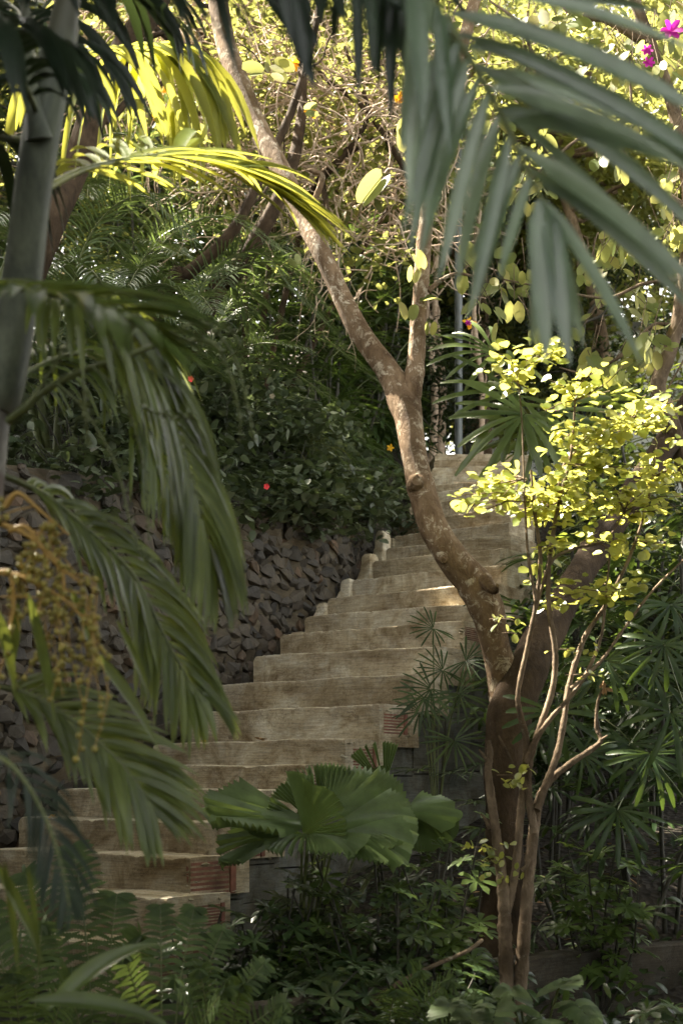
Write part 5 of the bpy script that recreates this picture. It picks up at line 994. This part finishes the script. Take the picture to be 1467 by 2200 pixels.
def background():
    L = [(-5.2, 15.5, 5.5, 'bgleaf', 'sunlit tree far left behind the leaning trunk'), (-3.4, 17.2, 6.0, 'bgleaf', 'sunlit tree at upper left behind the twig tangle'), (-1.6, 18.2, 6.2, 'bgleaf', 'sunlit yellow-green tree behind the tangle left of the trunk'), (.2, 17.6, 5.8, 'bgleaf', 'sunlit tree directly behind the twig tangle'), (1.9, 19.0, 6.8, 'bgleaf', 'sunlit tree behind the drooping frond'), (3.4, 18.0, 6.8, 'bgleaf', 'sunlit tree behind the orchid tree'), (5.2, 19.0, 7.0, 'bgleaf', 'sunlit tree at the far upper right'),
         (-2.6, 20.5, 6.5, 'bgleaf', 'second-row sunlit tree at left'), (-.4, 21.0, 6.6, 'bgleaf', 'second-row sunlit tree at the middle'), (2.0, 24.5, 9.5, 'bgleaf', 'tall tree beside the white house'), (-5.0, 20, 7, 'bgleaf', 'second-row sunlit tree at far left'), (6.2, 24, 9, 'bgleaf', 'tall tree in front of the house end')]
    L += [(x, y, h, 'bgleaf', lab) for x, y, h, lab in [(-7.5, 24.5, 9, 'back-row lit tree at the left margin'), (-4.6, 25, 9, 'back-row lit tree between the left trees'), (-1.8, 25.5, 9, 'back-row lit tree behind the trunk top'), (.8, 26, 10, 'back-row lit tree behind the middle trees'), (3.6, 30, 15, 'back-row lit tree behind the white house left end'), (6.8, 30, 15, 'back-row lit tree behind the white house middle'), (10, 29, 14, 'back-row lit tree behind the white house right end'), (8.6, 19.5, 8, 'lit tree beyond the right edge'), (.7, 21.5, 8, 'lit tree closing the view behind the metal pole'), (2.1, 20.2, 5.5, 'lit tree at the left corner of the white house'), (4.4, 27.5, 12, 'lit tree just behind the white house roof'), (8.0, 27.6, 12, 'lit tree behind the right half of the white house')]]
    for i, (x, y, h, m, lab) in enumerate(L):
        if i == 11: y = 20.8
        z = gz(x, y); c = np.array([x, y, z + h * .62]); cl = clumps(c, (1.8, 1.4, h * .45) if i < 12 else (2.4, 1.6, h * .5), 48 if i < 12 else 90, .62 if i < 12 else .85, 130 if i < 12 else 170)
        if i in (4, 5, 6, 9, 11): cl = [q for q in cl if q[0][2] > 9.0]
        tree('broadleaf_tree', lab, (x, y, z), [(x, y, z - .1), (x + rng.normal(0, .2), y, z + h * .35), (x + rng.normal(0, .4), y, z + h * .8)], .12, .04, cl, m, 'bark2', .16 if i < 12 else .20, 9, 1.3, group='sunlit trees beyond the slope')
    L = [(3.3, 11.8, 3.2, 'dark leafy bush behind the right fan palms'), (2.4, 10.4, 2.0, 'dark bush in shade behind the leaning limb'), (3.6, 9.6, 3.0, 'dark bush at the right edge behind the orchid tree'), (3.1, 14.2, 2.6, 'dark bush below the white house'), (3.0, 15.6, 1.4, 'low dark bush right of the top steps'), (-1.2, 16.4, 4.0, 'dark bush beneath the sunlit trees at left'), (-3.2, 15.2, 4.0, 'dark bush behind the tallest feathery palm'), (.3, 16.4, 2.8, 'dark bush behind the trunk fork'), (-4.4, 13, 4.0, 'dark bush at far left above the wall'), (-3.9, 10.4, 3.2, 'dark bush hidden behind the near palm'), (-3.2, 8.6, 2.4, 'dark bush on the bank behind the near palm trunk'), (-2.2, 16.4, 4.2, 'dark bush under the lit trees left of the tangle'), (-.3, 17.0, 4.2, 'dark bush under the lit trees behind the tangle'), (1.0, 19.3, 3.0, 'dark bush beyond the metal pole'), (-4.2, 15.6, 4.4, 'dark bush at upper left beyond the feathery palms'), (2.9, 17.6, 3.2, 'dark bush in front of the white house wall'), (4.3, 16.4, 3.6, 'dark bush hiding the right of the white house'), (.95, 17.8, 1.5, 'small dark bush at the top landing'), (4.4, 12.6, 4.2, 'tall dark bush at far right behind the orchid tree'), (5.0, 14.6, 5.0, 'tall dark bush at the right margin'), (1.7, 19.0, 3.6, 'dark bush behind the stair top right of the pole'), (.5, 19.6, 3.8, 'dark bush behind the stair top left of the pole')]
    for x, y, h, lab in L:
        z = gz(x, y); cl = clumps((x, y, z + h * .5), (1.1, .8, h * .5), 30, .45, 130)
        tree('dark_bush', lab, (x, y, z), [(x, y, z - .1), (x, y, z + h * .4), (x + .1, y, z + h * .7)], .05, .02, cl, 'bgdark', 'cane', .10, 6, .7, cat='bush', group='dark bushes in the shade', prof='lance', asp=.35, S=3)
background()

# ------------------------------------------------------------------ unseen high canopy added to shade the garden, gaps shaped towards chosen lit spots
HOLES = [(P(1250, 880, 5.9), .70), (P(1420, 950, 5.9), .65), (P(1230, 1060, 5.9), .46), (P(1060, 1050, 5.85), .40), (P(1270, 1270, 5.9), .22), (P(1120, 790, 5.9), .28),
         (P(400, 370, 4.3), .55), (P(600, 430, 4.45), .42), (P(520, 370, 4.4), .45), (P(250, 190, 5.0), .45), (P(190, 280, 5.0), .35), (P(520, 180, 7.6), .35), (P(470, 30, 7.8), .35), (P(590, 330, 7.5), .20),
         (P(640, 230, 12.3), 1.2), (P(780, 300, 12.3), 1.1), (P(450, 140, 12.5), 1.2), (P(300, 100, 12.8), 1.0), (P(880, 150, 12.5), 1.1), (P(800, 400, 6.2), .10),
         (P(1390, 100, 7.9), .55), (P(1250, 50, 7.9), .45), (P(1400, 420, 7.9), .25), (P(1370, 560, 7.9), .20), (P(1410, 750, 7.9), .18), (P(1100, 400, 7.9), .15), (P(330, 810, 4.0), .06), (P(430, 960, 4.1), .05), (P(900, 600, 7), .06), (P(1080, 640, 7.9), .15)]
def canopy():
    n = 62000; x = rng.uniform(-17, 9, n); y = rng.uniform(-1.5, 17.6, n); z = 13.0 + rng.uniform(-.5, .9, n); p = np.stack([x, y, z], -1)
    keep = np.ones(n, bool)
    for c, r in HOLES:
        q = p - c; t = q @ SV; dist = np.linalg.norm(q - t[:, None] * SV, axis=1); keep &= ~((dist < r * rng.uniform(.8, 1.15, n)) & (t > 0))
    p = p[keep]
    trunks = [(-9.5, 6.5), (9.5, 7.5), (-10.0, 15.5), (9.8, 16.5)]; labs = ['added shade tree outside the view at near left', 'added shade tree outside the view at near right', 'added shade tree outside the view at far left', 'added shade tree outside the view at far right']
    own = np.argmin([np.hypot(p[:, 0] - a, p[:, 1] - b) for a, b in trunks], 0)
    for i, ((tx, ty), lab) in enumerate(zip(trunks, labs)):
        z0 = gz(tx, ty); root = empty('added_shade_tree', (tx, ty, z0), lab, 'tree', 'added shade trees'); mb = MB(); pts = p[own == i]
        tube(mb, spline([(tx, ty, z0 - .2), (tx, ty, 7), (tx * .96, ty, 12.8)], 20), np.linspace(.4, .2, 20), 12, .05)
        for k in range(14): e = pts[rng.integers(len(pts))]; tube(mb, spline([(tx * .96, ty, 12.5), (np.array([tx, ty, 13.6]) + e) / 2, e], 12), np.linspace(.12, .02, 12), 6, cap=False)
        mb.build('trunk', 'bark2', root); ml = MB(); m = len(pts); d = rdir(m); d[:, 2] *= .3; blades(ml, pts, nrm(d), rdir(m) * .35 + [0, 0, 1], rng.uniform(.2, .42, m), rng.uniform(.14, .24, m), .1, 2, 'oval', .1, False); ml.build('crown', 'bgdark', root)
canopy()

def hedges():  # unseen hedges added to cut low skylight on the foreground
    for i, (x0, y0, x1, y1, h, lab) in enumerate([(-7, -4.0, 7, -4.0, 6.4, 'added dark hedge blocking low sky behind the viewpoint'), (-4.4, -3, -4.4, 5, 5.6, 'added dark hedge blocking light on the left outside the view'), (4.0, -3, 4.4, 5.5, 5.6, 'added dark hedge blocking light on the right outside the view')]):
        root = empty('hedge', (x0, y0, .3), lab, 'hedge', 'added hedges outside the view'); mb = MB(); n = 9000; t = rng.random(n); p = np.stack([x0 + (x1 - x0) * t + rng.normal(0, .3, n), y0 + (y1 - y0) * t + rng.normal(0, .3, n), rng.uniform(.3, .3 + h, n)], -1)
        blades(mb, p, rdir(n), rdir(n), rng.uniform(.18, .28, n), .16, .1, 2, 'oval', .1, False); mb.build('foliage', 'bgdark', root); ms = MB()
        for k in range(14): a = (k + .5) / 14; tube(ms, np.array([[x0 + (x1 - x0) * a, y0 + (y1 - y0) * a, .1], [x0 + (x1 - x0) * a + .05, y0 + (y1 - y0) * a, h * .8]]), .03, 6)
        ms.build('stems', 'bark2', root)
hedges()

def shade_bough():  # unseen bough added to darken the low foreground
    root = empty('shade_bough_tree', (-5.0, 1.5, gz(-5, 1.5)), 'added leafy tree shading the foreground with a bough just above the view', 'tree'); mb = MB(); ml = MB(); b = np.array([-5.0, 1.5, gz(-5, 1.5)])
    tube(mb, spline([b - [0, 0, .2], b + [.1, 0, 2], b + [.6, .2, 4.2]], 20), np.linspace(.2, .12, 20), 10, .04)
    for k in range(9): e = np.array([rng.uniform(-3, 3.6), rng.uniform(1.0, 3.8), rng.uniform(4.3, 4.8)]); tube(mb, spline([b + [.6, .2, 4.1], (b + [.6, .2, 4.6] + e) / 2 + [0, 0, .3], e], 12), np.linspace(.08, .015, 12), 6, cap=False)
    n = 9000; p = np.stack([rng.uniform(-4.6, 4.0, n), rng.uniform(.7, 3.9, n), rng.uniform(4.15, 5.0, n)], -1); p = p[~((p[:, 0] > -.3) & (p[:, 1] < 2.7))]; n = len(p); d = rdir(n); d[:, 2] *= .35
    blades(ml, p, nrm(d), rdir(n) * .4 + [0, 0, 1], rng.uniform(.1, .2, n), .09, .1, 3, 'oval', .15, False); mb.build('trunk', 'bark2', root); ml.build('crown', 'bgdark', root)
shade_bough()
